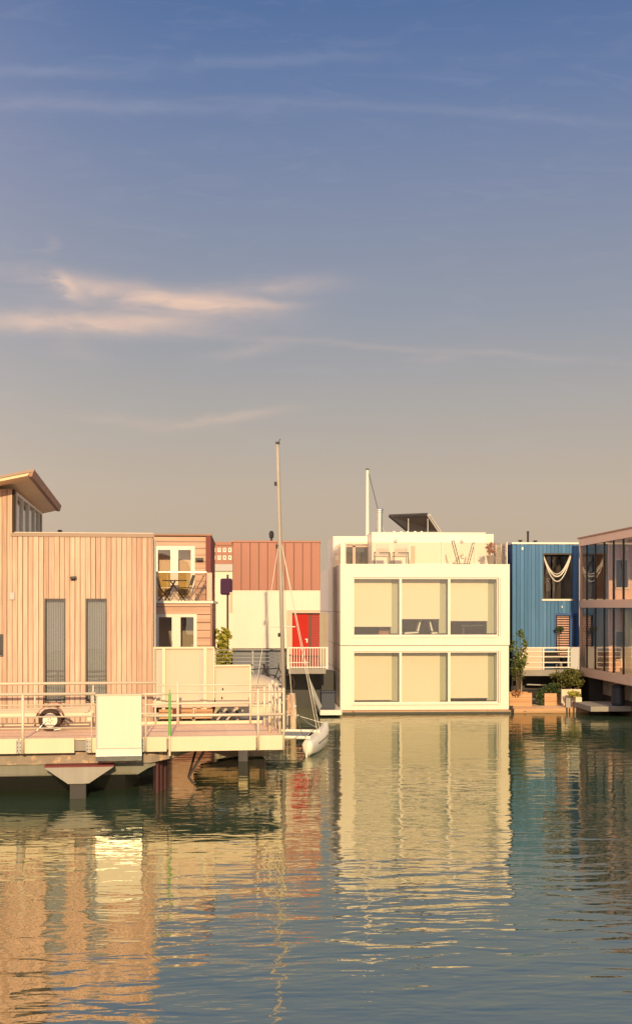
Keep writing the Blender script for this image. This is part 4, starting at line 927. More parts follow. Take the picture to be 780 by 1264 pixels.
# parapet glass and posts
gb_ = thing_at(W, 'roof_balustrade', 'frameless glass balustrade along the white house roof edge', 'balustrade', 0, 0, 0)
gz0, gz1 = wz1 + .041, W.z(520, 669, .15)
pxs = [424.5, 464, 504.5, 544.5, 585, 625.5]
for a, b_ in zip(pxs, pxs[1:]):
    m_ = MB(); m_.box(W.x(a, .15) + .03, W.x(b_, .15) - .03, .15, .162, gz0 + .03, gz1 - .02); m_.build('glass_panel', M['glassfence'], gb_)
for a in pxs:
    m_ = MB(); x = W.x(a, .15); m_.box(x - .012, x + .012, .12, .19, gz0, gz1); m_.build('post', M['whitemetal'] if a < 430 or a > 610 else M['steelpaint'], gb_)
for i in range(7):
    m_ = MB(); y = .2 + i * .62; m_.box(.035, .06, y, y + .05, gz0, gz1 - .0); m_.build('post', M['whitemetal'], gb_)
    if i < 6: m_ = MB(); m_.box(.045, .053, y + .06, y + .60, gz0 + .03, gz1 - .04); m_.build('glass_panel', M['glassfence'], gb_)
for i in range(3):
    m_ = MB(); y = .2 + i * 1.1; m_.box(wx1 - .08, wx1 - .05, y, y + .06, gz0, gz1); m_.build('post', M['whitemetal'], gb_)
    if i < 2: m_ = MB(); m_.box(wx1 - .07, wx1 - .06, y + .07, y + 1.08, gz0 + .03, gz1 - .04); m_.build('glass_panel', M['glassfence'], gb_)
# terrace chairs
for i, (px, lb) in enumerate(((471.5, 'white high backed terrace chair, left of the roof pair'), (494.5, 'white high backed terrace chair, right of the roof pair'))):
    o = thing_at(W, 'terrace_chair', lb, 'chair', W.x(px, 1.0), 1.0, zr_)
    m_ = MB(); m_.hexa([(-.27, -.10, .35), (.27, -.10, .35), (.27, -.06, .35), (-.27, -.06, .35), (-.27, -.22, .86), (.27, -.22, .86), (.27, -.18, .86), (-.27, -.18, .86)]); m_.build('backrest', M['chair'], o)
    m_ = MB(); m_.box(-.27, .27, -.05, .45, .34, .38); m_.build('seat', M['chair'], o)
    for sx in (-.29, .29):
        m_ = MB(); m_.tube((sx, -.1, 0), (sx, -.15, .52), .014, n=6); m_.tube((sx, .4, 0), (sx, .38, .52), .014, n=6); m_.tube((sx, -.16, .52), (sx, .42, .52), .018, n=6); m_.build('armrest', M['frame_dark'], o)
    m_ = MB(); m_.tube((-.14, -.26, .5), (.29, -.26, .5), .014, n=6); m_.tube((.29, -.26, .5), (.34, -.28, 0), .014, n=6); m_.build('cross_leg', M['frame_dark'], o)
o = thing_at(W, 'reclined_deck_chair', 'thin black framed deck chair opened flat on the white roof', 'deck chair', W.x(571, .9), .9, zr_)
for yy, nm in ((-.25, 0), (.25, 1)):
    m_ = MB(); m_.tube((-.42, yy, 1.0), (-.16, yy, .02), .018, n=6); m_.tube((.46, yy, .92), (.22, yy, .02), .016, n=6); m_.tube((-.45, yy, .03), (.3, yy, .03), .014, n=6); m_.tube((-.42, yy, .02), (-.0, yy, .45), .01, n=6); m_.build('side_frame', M['black'], o)
m_ = MB(); m_.tube((-.42, -.25, 1.0), (-.42, .25, 1.0), .016, n=6); m_.tube((.46, -.25, .92), (.46, .25, .92), .014, n=6); m_.build('crossbar', M['black'], o)
# potted plant on the roof
o = thing_at(W, 'roof_plant_pot', 'grey pot with reddish plant at the right end of the white roof', 'potted plant', W.x(606, 1.0), 1.0, zr_)
m_ = MB(); m_.lathe((0, 0, 0), [(.12, 0), (.2, .38), (.22, .4), (.19, .4), (.17, .34)], n=16); m_.build('pot', M['pot'], o)
m_ = MB(); leaves(m_, (0, 0, .68), (.22, .2, .32), 260, .09); m_.build('foliage', M['leaf_red'], o)
# rooftop pole, flue and collector
o = thing_at(W, 'roof_pole', 'tall white pole with black stay on the white house roof', 'pole', W.x(453.5, 4.8), 4.8, lzt)
pz = W.z(453, 580, 4.8) - lzt
m_ = MB(); m_.tube((0, 0, 0), (0, 0, pz), .075, .06); m_.build('pole', M['whitemetal'], o, smooth=False)
m_ = MB(); m_.tube((0, 0, pz), (0, 0, pz + .06), .07, .05); m_.tube((-.1, 0, pz + .03), (.1, 0, pz + .03), .015); m_.build('cap', M['black'], o)
m_ = MB(); fx = W.x(468, 4.8) - W.x(453.5, 4.8); m_.tube((.06, 0, pz - .15), (fx - .05, 0, W.z(468, 630, 4.8) - lzt), .014); m_.build('stay', M['black'], o)
o = thing_at(W, 'chimney_flue', 'shiny metal flue with a capped top beside the white pole', 'chimney', W.x(468.5, 4.8), 4.8, bzt + .03)
fz = W.z(468, 627, 4.8) - bzt - .03
m_ = MB(); m_.tube((0, 0, 0), (0, 0, fz - .22), .13, n=18); m_.build('flue_pipe', M['steel'], o, smooth=False)
m_ = MB(); m_.lathe((0, 0, fz - .22), [(.13, 0), (.17, .01), (.17, .05), (.13, .06), (.13, .1), (.18, .11), (.18, .16), (.12, .2)], n=18); m_.build('flue_cap', M['steel'], o)
m_ = MB(); m_.tube((.13, 0, .35), (.28, 0, 0), .015); m_.tube((-.13, 0, .3), (-.2, .3, 0), .015); m_.build('stay', M['steel'], o)
o = thing_at(W, 'solar_collector', 'tilted dark solar collector propped on the white house roof', 'solar panel', 0, 0, 0)
def Q(px, py, d): x_, z_ = W.hit(px, py, d); return Vector((x_, d, z_))
a, b_, c, d = Q(480, 637.5, 3.5), Q(527.5, 635.5, 3.3), Q(541.5, 656.5, 4.6), Q(503, 656.5, 5.0)
nn = (b_ - a).cross(d - a).normalized(); nn = nn if nn.z > 0 else -nn
m_ = MB(); m_.hexa([a, b_, c, d, a + nn * .1, b_ + nn * .1, c + nn * .1, d + nn * .1]); m_.build('collector', M['solar'], o)
m_ = MB(); m_.tube(b_, c, .035, n=6); m_.tube(b_ + Vector((.1, 0, 0)), c + Vector((.1, 0, 0)), .03, n=6); m_.build('side_frame', M['whitemetal'], o)
m_ = MB(); m_.tube(a, b_, .035, n=6); m_.tube(a, d, .035, n=6); m_.build('edge_frame', M['black'], o)
for px in (504, 528):
    p = Q(px, 640, 3.6); m_ = MB(); m_.tube(p, (p.x, 3.6, bzt + .03), .022, n=6); m_.build('prop', M['steel'], o)
for px in (486, 495, 503, 512, 520): 
    m_ = MB(); p = Q(px, 658, 3.0); m_.box(p.x - .04, p.x + .04, 2.9, 3.1, bzt + .03, bzt + .1); m_.build('ballast_block', M['whitemetal'], o)

# dark crate and white platform left of the white house
pf = Frame(405, Y=48.2)
o = MB(); o.box(-.32, .55, 0, 4, .08, .28); q = o.build('swim_platform', M['whitemetal']); q.location = pf.P; tag(q, 'low white swim platform at the white house left side', 'platform')
o = empty('dock_box', (pf.P.x, pf.P.y + .25, .28), 0, 'dark navy storage box on the low white platform', 'box')
m_ = MB(); m_.box(-.27, .30, 0, .6, 0, .66); m_.build('body', M['navy'], o, bevel=.03); m_ = MB(); m_.box(-.28, .31, -.015, .615, .662, .74); m_.build('lid', M['navy'], o, bevel=.03)

# ------------------------------------------------------------------ blue house
Bf = Frame(632, Y=53.0)
bh_ = empty('blue_house', Bf.loc(), 0, 'blue boarded house with a big square recessed window', 'house')
bX1 = Bf.x(714.5); bZ1 = Bf.z(670, 670.5); bZ0 = Bf.z(670, 828)
wn_ = rect(Bf, 669.5, 706, 683, 739.5); dn_ = (Bf.x(683), Bf.x(713), bZ0, Bf.z(700, 757))
m_ = MB(); bwid = .17; k = 0; zsp = Bf.z(640, 742)
while k * bwid < bX1:
    a, b2 = k * bwid, min((k + 1) * bwid, bX1); dd = random.choice((0, .0, .03))
    for (p, q, r_, s_) in split(a + .008, b2 - .004, bZ0, bZ1 - .05, [wn_, dn_]): 
        m_.box(p, q, -.03 - dd, -.001, r_, s_)
        if q - p > .12: m_.box(p + .02, p + .055, -.05 - dd, -.031 - dd, r_, s_)
    k += 1
m_.build('front_cladding', M['blue'], bh_)
m_ = MB()
for (p, q, r_, s_) in split(0, bX1, bZ0, bZ1 - .05, [wn_, dn_]): m_.box(p, q, 0, .25, r_, s_)
m_.box(0, .2, .251, 9, bZ0, bZ1 - .05); m_.box(bX1 - .2, bX1, .251, 9, bZ0, bZ1 - .05); m_.box(.2, bX1 - .2, 8.8, 9, bZ0, bZ1 - .05); m_.build('wall', M['blueside'], bh_)
m_ = MB(); m_.box(.2, bX1 - .2, .251, 8.8, bZ1 - .35, bZ1 - .051); m_.box(-.03, bX1 + .03, -.09, 9, bZ1 - .049, bZ1 + .03); m_.build('roof', M['whitemetal'], bh_)
m_ = MB(); m_.box(wn_[0] - .04, wn_[1] + .02, -.09, .3, wn_[2] - .08, wn_[2]); m_.build('window_sill', M['whitemetal'], bh_)
m_ = MB(); t = .06; m_.box(wn_[0], wn_[0] + t, -.05, 1.0, wn_[2], wn_[3]); m_.box(wn_[1] - t, wn_[1], -.05, 1.0, wn_[2], wn_[3]); m_.box(wn_[0] + t, wn_[1] - t, -.05, 1.0, wn_[3] - t, wn_[3]); m_.build('window', M['frame_dark'], bh_)
m_ = MB(); m_.box(wn_[0] + t, wn_[1] - t, 1.0, 1.01, wn_[2], wn_[3] - t); m_.build('pane', M['glassdark'], bpy.data.objects['window'] if False else bh_)
m_ = MB(); m_.box(wn_[0] - .2, wn_[1] + .2, 2.6, 2.7, wn_[2] - .3, wn_[3] + .2); m_.box(wn_[0], wn_[0] + .6, 1.4, 1.8, wn_[2], wn_[2] + .7); m_.box(wn_[1] - .4, wn_[1] - .2, 1.2, 1.5, wn_[2], wn_[3] - .2); m_.build('room_wall', M['darkroom'], bh_)
hm = thing_at(Bf, 'rope_hammock', 'white rope hammock hanging across the square blue house window', 'hammock', 0, 0, 0)
for dz_, rr_, sag in ((0, .03, .95), (-.05, .022, 1.12), (.04, .018, .88)):
    pts = []; x0, x1 = wn_[0] + .05, wn_[1] - .05; zt = wn_[3] - .08 + dz_
    for i in range(15):
        t = i / 14; pts.append((x0 + (x1 - x0) * t, .06 + dz_, zt - sag * (1 - (2 * t - 1) ** 2) ** 1.0))
    m_ = MB(); m_.path(pts, rr_, n=6); m_.build('rope', M['whitemetal'], hm)
# blue door with louvres
m_ = MB(); x0, x1, z0, z1 = dn_; t = .1
m_.box(x0, x0 + t, -.05, .12, z0, z1); m_.box(x1 - t, x1, -.05, .12, z0, z1); m_.box(x0 + t, x1 - t, -.05, .12, z1 - t, z1); xm_ = Bf.x(705); m_.box(xm_ - .06, xm_ + .12, -.048, .12, z0, z1 - t)
dfo = m_.build('door', M['bluetrim'], bh_)
m_ = MB(); z = z0 + .6
while z < z1 - .15: m_.hexa([(x0 + t + .07, .04, z), (xm_ - .08, .04, z), (xm_ - .08, .07, z), (x0 + t + .07, .07, z), (x0 + t + .07, .08, z + .06), (xm_ - .08, .08, z + .06), (xm_ - .08, .1, z + .06), (x0 + t + .07, .1, z + .06)]); z += .105
m_.build('louvre', M['louvre'], dfo)
m_ = MB(); m_.box(x0 + t, xm_ - .06, .13, .138, z0, z1 - t); m_.box(xm_ + .12, x1 - t, .13, .138, z0, z1 - t); m_.build('pane', M['glassdark'], dfo)
for px, h_, r_ in ((642, .22, .09), (651.5, .62, .055), (660.5, .2, .09)):
    x_ = Bf.x(px, 1.5); m_ = MB(); m_.tube((x_, 1.5, bZ1 + .03), (x_, 1.5, bZ1 + h_ - .06), .05); m_.tube((x_, 1.5, bZ1 + h_ - .06), (x_, 1.5, bZ1 + h_), r_ * 1.2, r_); m_.build('roof_vent' if h_ < .5 else 'chimney_pipe', M['black'], bh_)
m_ = MB(); x_, z_ = Bf.hit(644, 677); m_.box(x_ - .03, x_ + .04, -.12, -.065, z_ - .08, z_ + .05); m_.build('wall_lamp', M['whitemetal'], bh_)
m_ = MB(); x_, z_ = Bf.hit(693, 749); m_.box(x_ - .02, x_ + .02, -.11, -.065, z_ - .06, z_ + .04); m_.build('wall_lamp', M['whitemetal'], bh_)
m_ = MB(); m_.box(0, bX1, .2, 9, .4, bZ0 - .22); m_.build('float_hull', M['darkhull'], bh_)
bY = -1.3
dxa, dxb = Bf.x(634, bY), Bf.x(722, bY)
m_ = MB(); m_.box(dxa, dxb, bY, -.11, Bf.z(680, 834.5, bY), Bf.z(680, 827, bY)); m_.box(dxa, dxb, -.11, 1, Bf.z(680, 834.5, bY), bZ0 - .003); m_.build('deck_slab', M['concrete'], bh_)
brl = thing_at(Bf, 'deck_railing', 'white panelled deck railing in front of the blue house', 'railing', 0, 0, 0)
zA, zB = Bf.z(680, 827, bY), Bf.z(680, 799, bY)
m_ = MB(); m_.box(Bf.x(640, bY), Bf.x(705, bY), bY, bY + .06, zB - .06, zB); m_.build('top_rail', M['whitemetal'], brl)
m_ = MB(); m_.box(Bf.x(643.5, bY), Bf.x(669, bY), bY + .02, bY + .04, zA, zB - .07); m_.build('panel', M['panelpink'], brl)
m_ = MB(); m_.box(Bf.x(704, bY), Bf.x(716, bY), bY + .0, bY + .08, zA - .1, zB); m_.build('end_panel', M['blindw'], brl)
for py in (804.5, 811, 818, 824): m_ = MB(); m_.box(Bf.x(640, bY), Bf.x(704, bY), bY - .01, bY + .018, Bf.z(680, py, bY) - .02, Bf.z(680, py, bY) + .02); m_.build('bar', M['whitemetal'], brl)
for px in (642, 670.5, 701.5): m_ = MB(); x = Bf.x(px, bY); m_.box(x - .035, x + .035, bY - .02, bY + .07, zA, zB - .0); m_.build('post', M['whitemetal'], brl)
# things behind the railing
o = thing_at(Bf, 'garden_bench', 'dark garden bench behind the white deck railing of the blue house', 'bench', Bf.x(682, -.6), -.6, bZ0)
m_ = MB(); m_.box(-.6, .3, -.2, .2, .42, .47); m_.build('seat', M['frame_dark'], o); m_ = MB(); m_.box(-.6, .3, .2, .24, .5, .85); m_.build('backrest', M['frame_dark'], o)
for sx in (-.55, .25): m_ = MB(); m_.box(sx, sx + .05, -.18, .18, 0, .419); m_.build('leg', M['frame_dark'], o)
o = thing_at(Bf, 'ball_topiary', 'small dark round topiary beside the blue door', 'plant', Bf.x(690, -.35), -.35, bZ0)
m_ = MB(); leaves(m_, (0, 0, 1.75), (.19, .19, .19), 350, .06); m_.build('crown', M['leaf_dark'], o); m_ = MB(); m_.tube((0, 0, .35), (0, 0, 1.7), .02); m_.build('trunk', M['treewood'], o); m_ = MB(); m_.lathe((0, 0, 0), [(.12, 0), (.17, .35), (.13, .35)], n=12); m_.build('pot', M['pot'], o)

# filler house between blue house and glass house
o, _ = far_building('pink_house', 712, 760, 688, 64, 'pinkbeam', 'pink rendered house glimpsed through the glass house', [(718, 724, 752, 800), (735, 742, 700, 725)], depth=6)

# ------------------------------------------------------------------ glass house
G = Frame(716, Y=52.0)
gh = empty('glass_house', G.loc(), 0, 'glass walled house with pink floor bands and dark mullions', 'house')
GL, GW = 8.2, 8.0
lv = [(1.42, 1.78), (4.36, 4.68), (7.02, 7.34)]
for a, b_ in lv:
    m_ = MB(); m_.box(-.06, GW, -GL, 0, a, b_); m_.build('floor_band', M['pinkbeam'], gh)
m_ = MB(); m_.box(-.1, GW + .1, -GL - .1, .1, 7.342, 7.40); m_.build('roof', M['fascia'], gh)
for (z0, z1) in ((1.782, 4.358), (4.682, 7.018)):
    m_ = MB(); m_.box(-.03, .10, -.16, -.0, z0, z1); m_.build('corner_post', M['pinkbeam'], gh)
    y = -.95; prev = -.17; i = 0
    while y > -GL + .1:
        m_ = MB(); m_.box(-.02, .06, y - .05, y, z0, z1); m_.build('mullion', M['frame_dark'], gh)
        m_ = MB(); m_.box(.015, .023, y + .002, prev - .002, z0, z1); m_.build('pane', M['glasshouse'], gh)
        prev = y - .05; y -= 1.25
    # front glazing and corner, turned to the quay
    for j in range(6):
        x = .1 + j * 1.3; m_ = MB(); m_.box(x + .05, x + 1.3, -GL + .02, -GL + .028, z0, z1); m_.build('pane', M['glasshouse'], gh); m_ = MB(); m_.box(x, x + .05, -GL - .02, -GL + .06, z0, z1); m_.build('mullion', M['frame_dark'], gh)
    m_ = MB(); m_.box(.12, .30, -.12, -.02, z0, z1); m_.build('end_panel', M['blindw'], gh)
    m_ = MB(); m_.box(.302, .62, -.12, -.02, z0, z1); m_.build('end_panel', M['blue'], gh)  # blue panel stands in for the blue house mirrored in the glass
    m_ = MB(); m_.box(.622, GW, -.12, -.02, z0, z1); m_.build('end_wall', M['roomwall'], gh)
    hs = [(.42 + i * .82, .92 + i * .82, z0 + .5, z0 + 1.6) for i in range(8)]
    m_ = MB()
    for (p, q, r_, s_) in split(.14, GW - .21, z0, z1 - .06, hs): m_.box(p, q, -3.7, -3.6, r_, s_)
    m_.build('reflection_wall', M['reflpink'], gh)  # pink wall and its framed windows imitate a reflection in the glazing
    for h in hs:
        f = MB(); t = .07; f.box(h[0] - t, h[0], -3.76, -3.701, h[2], h[3]); f.box(h[1], h[1] + t, -3.76, -3.701, h[2], h[3]); f.box(h[0] - t, h[1] + t, -3.76, -3.701, h[3], h[3] + t); f.box(h[0] - t, h[1] + t, -3.76, -3.701, h[2] - t, h[2]); f.build('reflection_window', M['whitemetal'], gh)
    m_ = MB(); m_.box(GW - .2, GW, -GL + .1, -.13, z0, z1); m_.build('side_wall', M['blindw'], gh)
    m_ = MB(); m_.box(3.6, 3.75, -GL + 1.5, -4.2, z0, z1 - .06); m_.build('partition', M['roomwall'], gh)
    m_ = MB(); m_.box(.12, GW - .25, -GL + .2, -.13, z1 - .05, z1 - .002); m_.build('ceiling', M['fascia'], gh)
# curtain, furniture inside
m_ = MB(); z0, z1 = 1.782, 4.3
for i in range(8): m_.box(.35 + .05 * (i % 2), .38 + .05 * (i % 2), -4.9 - i * .13, -4.9 - (i + 1) * .13, z0, z1)
m_.build('curtain', M['curtain'], gh)
for (yy, z0) in ((-8.2, 4.682), (-6.6, 4.682), (-7.4, 1.782)):
    m_ = MB()
    for i in range(6): m_.box(.35 + .05 * (i % 2), .38 + .05 * (i % 2), yy - i * .11, yy - (i + 1) * .11, z0, z0 + 2.3)
    m_.build('curtain', M['blindw'], gh)
o = thing_at(G, 'lounge_sofa', 'low dark sofa inside the glass house ground floor', 'sofa', 1.0, -6.2, 1.78)
m_ = MB(); m_.box(-.4, .4, -.9, .9, .15, .45); m_.build('seat', M['slate'], o, bevel=.04); m_ = MB(); m_.box(.3, .5, -.9, .9, .452, .85); m_.build('backrest', M['slate'], o, bevel=.04); m_ = MB(); m_.box(-.4, .5, -1.05, -.91, .1, .65); m_.box(-.4, .5, .91, 1.05, .1, .65); m_.build('armrest', M['slate'], o, bevel=.03)
m_ = MB(); m_.box(.15, 2.0, -.6, -.35, 1.782, 2.7); m_.build('kitchen_unit', M['white2'], gh)
m_ = MB(); m_.box(.85, GW, -GL + .5, -.5, -.2, .62); m_.build('float_hull', M['darkhull'], gh)
m_ = MB(); m_.box(.25, GW, -.49, 1.5, -.2, 1.41)
m_.build('float_hull', M['darkhull'], gh)
m_ = MB(); y = -.4
while y > -GL + 1: m_.box(.86, .92, y - .75, y - .04, .625, 1.418); y -= .8
m_.build('lower_cladding', M['greypanel'], gh)
m_ = MB(); m_.box(.94, 1.1, -GL + .6, -.5, .625, 1.418); m_.build('lower_wall', M['darkhull'], gh)
m_ = MB(); m_.box(.9, GW - .3, -.34, -.3, .2, 1.418); m_.bm.free()
o = thing_at(G, 'house_railing', 'thin pale railing inside the glass house by its far corner', 'railing', 0, 0, 0)
for i in range(5): m_ = MB(); m_.box(.3, .33, -.9 - i * .22, -.93 - i * .22, 1.782, 2.65); m_.build('baluster', M['whitemetal'], o)
m_ = MB(); m_.box(.29, .34, -2.2, -.3, 2.651, 2.7); m_.box(.29, .34, -2.2, -.3, 2.2, 2.23); m_.build('rail', M['whitemetal'], o)
m_ = MB(); m_.tube((.55, -6.6, 7.4), (.55, -6.6, 7.75), .12); m_.build('chimney_pipe', M['black'], gh)
# grey platform with dark bin under the glass house
gp_ = Frame(752, Y=47.6)
q = MB(); q.box(-.75, .9, 0, 2.6, .22, .42); o = q.build('floating_platform', M['concrete']); o.location = gp_.P; tag(o, 'grey floating platform under the glass house overhang', 'platform')
o = empty('water_barrel', (gp_.P.x + .48, gp_.P.y + .4, .42), 0, 'dark navy barrel shaped bin on the grey platform', 'bin')
m_ = MB(); m_.lathe((0, 0, 0), [(.24, 0), (.27, .1), (.26, .72), (.23, .76)], n=18); m_.build('body', M['navy'], o); m_ = MB(); m_.lathe((0, 0, .762), [(.28, 0), (.28, .05), (.1, .09)], n=18); m_.build('lid', M['navy'], o)

# ------------------------------------------------------------------ planter dock
K = Frame(632, Y=49.7)
kd = empty('planter_dock', K.loc(), 0, 'low orange timber dock carrying planters beside the white house', 'dock')
kx0, kx1 = K.x(634), K.x(727); kz = K.z(680, 874.5)
m_ = MB(); zk = K.z(680, 882.0)
m_.box(kx0, kx1, -.02, .08, zk, kz); m_.build('edge_board', M['dockwood'], kd)
m_ = MB(); y = .09
while y < 2.3: m_.box(kx0, kx1, y, y + .13, kz - .05, kz - .002); y += .138
m_.build('deck_boards', M['deckwood'], kd)
m_ = MB(); m_.box(kx0, kx1, .1, 2.3, -.2, kz - .055); m_.build('float', M['darkhull'], kd)
m_ = MB(); m_.box(kx0, kx1, -.045, -.022, (zk + kz) / 2 - .02, (zk + kz) / 2 + .02); m_.build('fender_strip', M['plinth'], kd)
for px in (699.5, 708): 
    m_ = MB(); x = K.x(px); m_.box(x - .05, x + .02, -.08, -.047, zk - .05, kz + .03); m_.tube((x + .1, -.09, zk), (x + .1, -.09, kz), .02); m_.build('cleat', M['frame_dark'], kd)
o = thing_at(K, 'mooring_bollard', 'dark iron mooring post at the dock corner by the white house', 'bollard', K.x(631, -.1), -.1, 0)
m_ = MB(); m_.tube((0, 0, -.4), (0, 0, kz + .06), .06, n=10); m_.build('post', M['frame_dark'], o); m_ = MB(); m_.tube((0, 0, kz + .06), (0, 0, kz + .12), .085, .07); m_.tube((-.12, 0, kz - .06), (.12, 0, kz - .06), .03); m_.build('cap', M['frame_dark'], o)
def planter(px0, px1, py0, py1, d, dd, mat, label, board=True):
    x0, x1 = K.x(px0, d), K.x(px1, d); h = K.z((px0 + px1) / 2, py0, d) - kz; xc = (x0 + x1) / 2; w_ = (x1 - x0) / 2
    o = thing_at(K, 'planter_box', label, 'planter', xc, d, kz)
    n_ = 3 if board else 1
    for i in range(n_):
        m_ = MB(); m_.box(-w_, w_, 0, .03, i * h / n_ + .004, (i + 1) * h / n_ - .004); m_.build('front_board', M[mat], o)
    m_ = MB(); m_.box(-w_, -w_ + .03, .031, dd, .004, h - .004); m_.box(w_ - .03, w_, .031, dd, .004, h - .004); m_.box(-w_ + .03, w_ - .03, dd - .03, dd, .004, h - .004); m_.build('side_board', M[mat], o)
    m_ = MB(); m_.box(-w_ + .031, w_ - .031, .031, dd - .031, .0, h - .06); m_.build('soil', M['soil'], o)
    return o, xc, h
planter(628.5, 656.5, 855.5, 869, .9, .7, 'dockwood', 'long orange timber planter nearest the white house')
planter(672, 687, 856, 869, 1.2, .5, 'dockwood', 'small dim brown planter under the dark shrub')
planter(693, 717, 851, 866, 1.3, .7, 'potw', 'large pale tub holding the wide bushy shrub', False)
planter(710.5, 718, 861, 876, .25, .28, 'potw', 'tall narrow pale pot at the right front dock edge', False)
planter(698.5, 704, 862, 876, .25, .2, 'pot', 'slim dim pot beside the tall pale pot', False)
def kp(px, d): p = K.P + K.ax * K.x(px, d) + K.n * d; return p
p = kp(640, 1.2); plant('olive_tree', (p.x, p.y, kz + .3), 'slender green olive tree rising beside the white house corner', 'tree', (.36, .34, 1.0), 1.8, 800, .10, 'leaf_olive', stems=8, stemr=.03)
p = kp(701, 1.6); plant('bushy_shrub', (p.x, p.y, kz + .55), 'wide rounded brownish green shrub in the pale tub', 'shrub', (.74, .5, .38), .55, 2300, .09, 'leaf_bush', stems=10)
p = kp(681, 1.5); plant('dark_shrub', (p.x, p.y, kz + .35), 'small dark green shrub left of the wide shrub', 'shrub', (.38, .3, .28), .32, 700, .09, 'leaf_dark', stems=6)
p = kp(666, 1.4); plant('leafy_shrub', (p.x, p.y, kz), 'low dark green leafy plant behind the long orange planter', 'shrub', (.22, .25, .33), .34, 500, .09, 'leaf_dark', stems=5)
p = kp(709, .5); plant('yellow_plant', (p.x, p.y, kz + .35), 'yellow green trailing plant over the narrow dock pots', 'plant', (.33, .2, .17), .16, 520, .08, 'leaf_yellow', stems=5, stemr=.01)
p = kp(638, .9); plant('planter_herbs', (p.x, p.y, kz + .38), 'dry reddish herbs growing in the long orange planter', 'plant', (.22, .2, .2), .18, 250, .07, 'leaf_red', stems=5, stemr=.01)
o = thing_at(K, 'dock_ladder', 'thin grey ladder standing behind the long orange planter', 'ladder', K.x(638, 1.9), 1.9, kz)
lz = K.z(638, 832, 1.9) - kz
for sx in (-.2, .2): m_ = MB(); m_.tube((sx, 0, 0), (sx, 0, lz), .02, n=6); m_.build('rail', M['steelpaint'], o)
for i in range(5): m_ = MB(); m_.tube((-.2, 0, .2 + i * .28), (.2, 0, .2 + i * .28), .015, n=6); m_.build('rung', M['steelpaint'], o)
o = thing_at(K, 'small_dinghy', 'dark dinghy with pale rim stored under the blue house deck', 'boat', K.x(662, 3.4), 3.4, .35)
m_ = MB(); m_.loft([[(-.9, -.2, .35), (-.85, -.1, .1), (-.85, .3, .1), (-.9, .4, .35)], [(0, -.3, .35), (0, -.15, 0), (0, .4, 0), (0, .5, .35)], [(.8, 0, .4), (.75, .05, .2), (.75, .12, .2), (.8, .16, .4)]]); m_.build('hull', M['darkhull'], o)
m_ = MB(); m_.path([(-.5, -.32, .62), (.1, -.34, .6), (.5, -.2, .6)], .03); m_.box(-.5, .3, -.2, .3, .58, .61); m_.build('thwart', M['steelpaint'], o)

# ------------------------------------------------------------------ catamaran
def pt(px, D, z): 
    u = (px - 390) / F; c, s = math.cos(YAW), math.sin(YAW); return Vector((D * (s + u * c), D * (c - u * s), z))
stern = pt(379, 35.6, 0); bow = pt(403.5, 39.6, 0)
vx = (bow - stern).normalized(); ang = math.atan2(vx.y, vx.x); LEN = (bow - stern).length
ct = empty('beach_catamaran', tuple(stern), ang, 'small white twin hulled catamaran moored at the gangway end', 'catamaran')
def cathull(off):
    m_ = MB(); rings = []
    for t, w_, zt, zk_ in ((0, .13, .42, .05), (.03, .17, .46, -.05), (.25, .24, .46, -.1), (.55, .24, .48, -.12), (.8, .18, .56, -.06), (.94, .08, .66, .1), (1.0, .02, .72, .4)):
        x = t * LEN; rings.append([(x, off - w_ * .55, zt), (x, off - w_, zt - .10), (x, off - w_ * .8, zk_ + .15), (x, off, zk_), (x, off + w_ * .8, zk_ + .15), (x, off + w_, zt - .10), (x, off + w_ * .55, zt)])
    m_.loft(rings); h = m_.build('hull', M['hullwhite'], ct, smooth=True)
    s_ = MB()
    for sd_ in (-1, 1): s_.hexa([(LEN * .2, off + sd_ * .225, .30), (LEN * .7, off + sd_ * .22, .34), (LEN * .7, off + sd_ * .245, .34), (LEN * .2, off + sd_ * .25, .30), (LEN * .2, off + sd_ * .225, .32), (LEN * .7, off + sd_ * .22, .36), (LEN * .7, off + sd_ * .245, .36), (LEN * .2, off + sd_ * .25, .32)])
    s_.build('hull_stripe', M['frame_dark'], h)
    r_ = MB(); r_.box(-.12, .0, off - .02, off + .02, -.2, .5); r_.build('rudder', M['hullwhite'], h)
cathull(0); BW = 2.15
cathull(BW)
for xx in (.35, LEN * .55): m_ = MB(); m_.tube((xx, -.05, .52), (xx, BW + .05, .52), .05); m_.build('crossbeam', M['hullwhite'], ct, smooth=False)
m_ = MB(); m_.box(.42, LEN * .55 - .06, .2, BW - .2, .49, .50); m_.build('trampoline', M['sailcover'], ct)
mpx, mpy = LEN * .55, BW / 2
R3 = Matrix.Rotation(-ang, 3, 'Z')
def loc3(w): return R3 @ (w - stern)
top = loc3(pt(342.8, 37.8, CAM_H + (749 - 548) / F * 37.8)); base = Vector((mpx, mpy, .57))
m_ = MB(); 
ax_ = (top - base)
rings = []
for t, r0 in ((0, .08), (.5, .075), (.9, .066), (1, .06)):
    c_ = base + ax_ * t; rings.append([(c_.x + 1.25 * r0 * math.cos(a), c_.y + .85 * r0 * math.sin(a), c_.z) for a in [2 * math.pi * i / 12 for i in range(12)]])
m_.loft(rings); mo = m_.build('mast', M['mast'], ct, smooth=True)
m_ = MB(); m_.box(top.x - .1, top.x + .1, top.y - .05, top.y + .05, top.z, top.z + .06); m_.tube(top, top + Vector((.0, -.08, .16)), .012); m_.build('masthead', M['black'], mo)
for t in (.33, .64, .86):
    m_ = MB(); c_ = base + ax_ * t; m_.box(c_.x - .06, c_.x + .06, c_.y + .07, c_.y + .13, c_.z - .05, c_.z + .07); m_.build('fitting', M['black'], mo)
sp = base + ax_ * .36
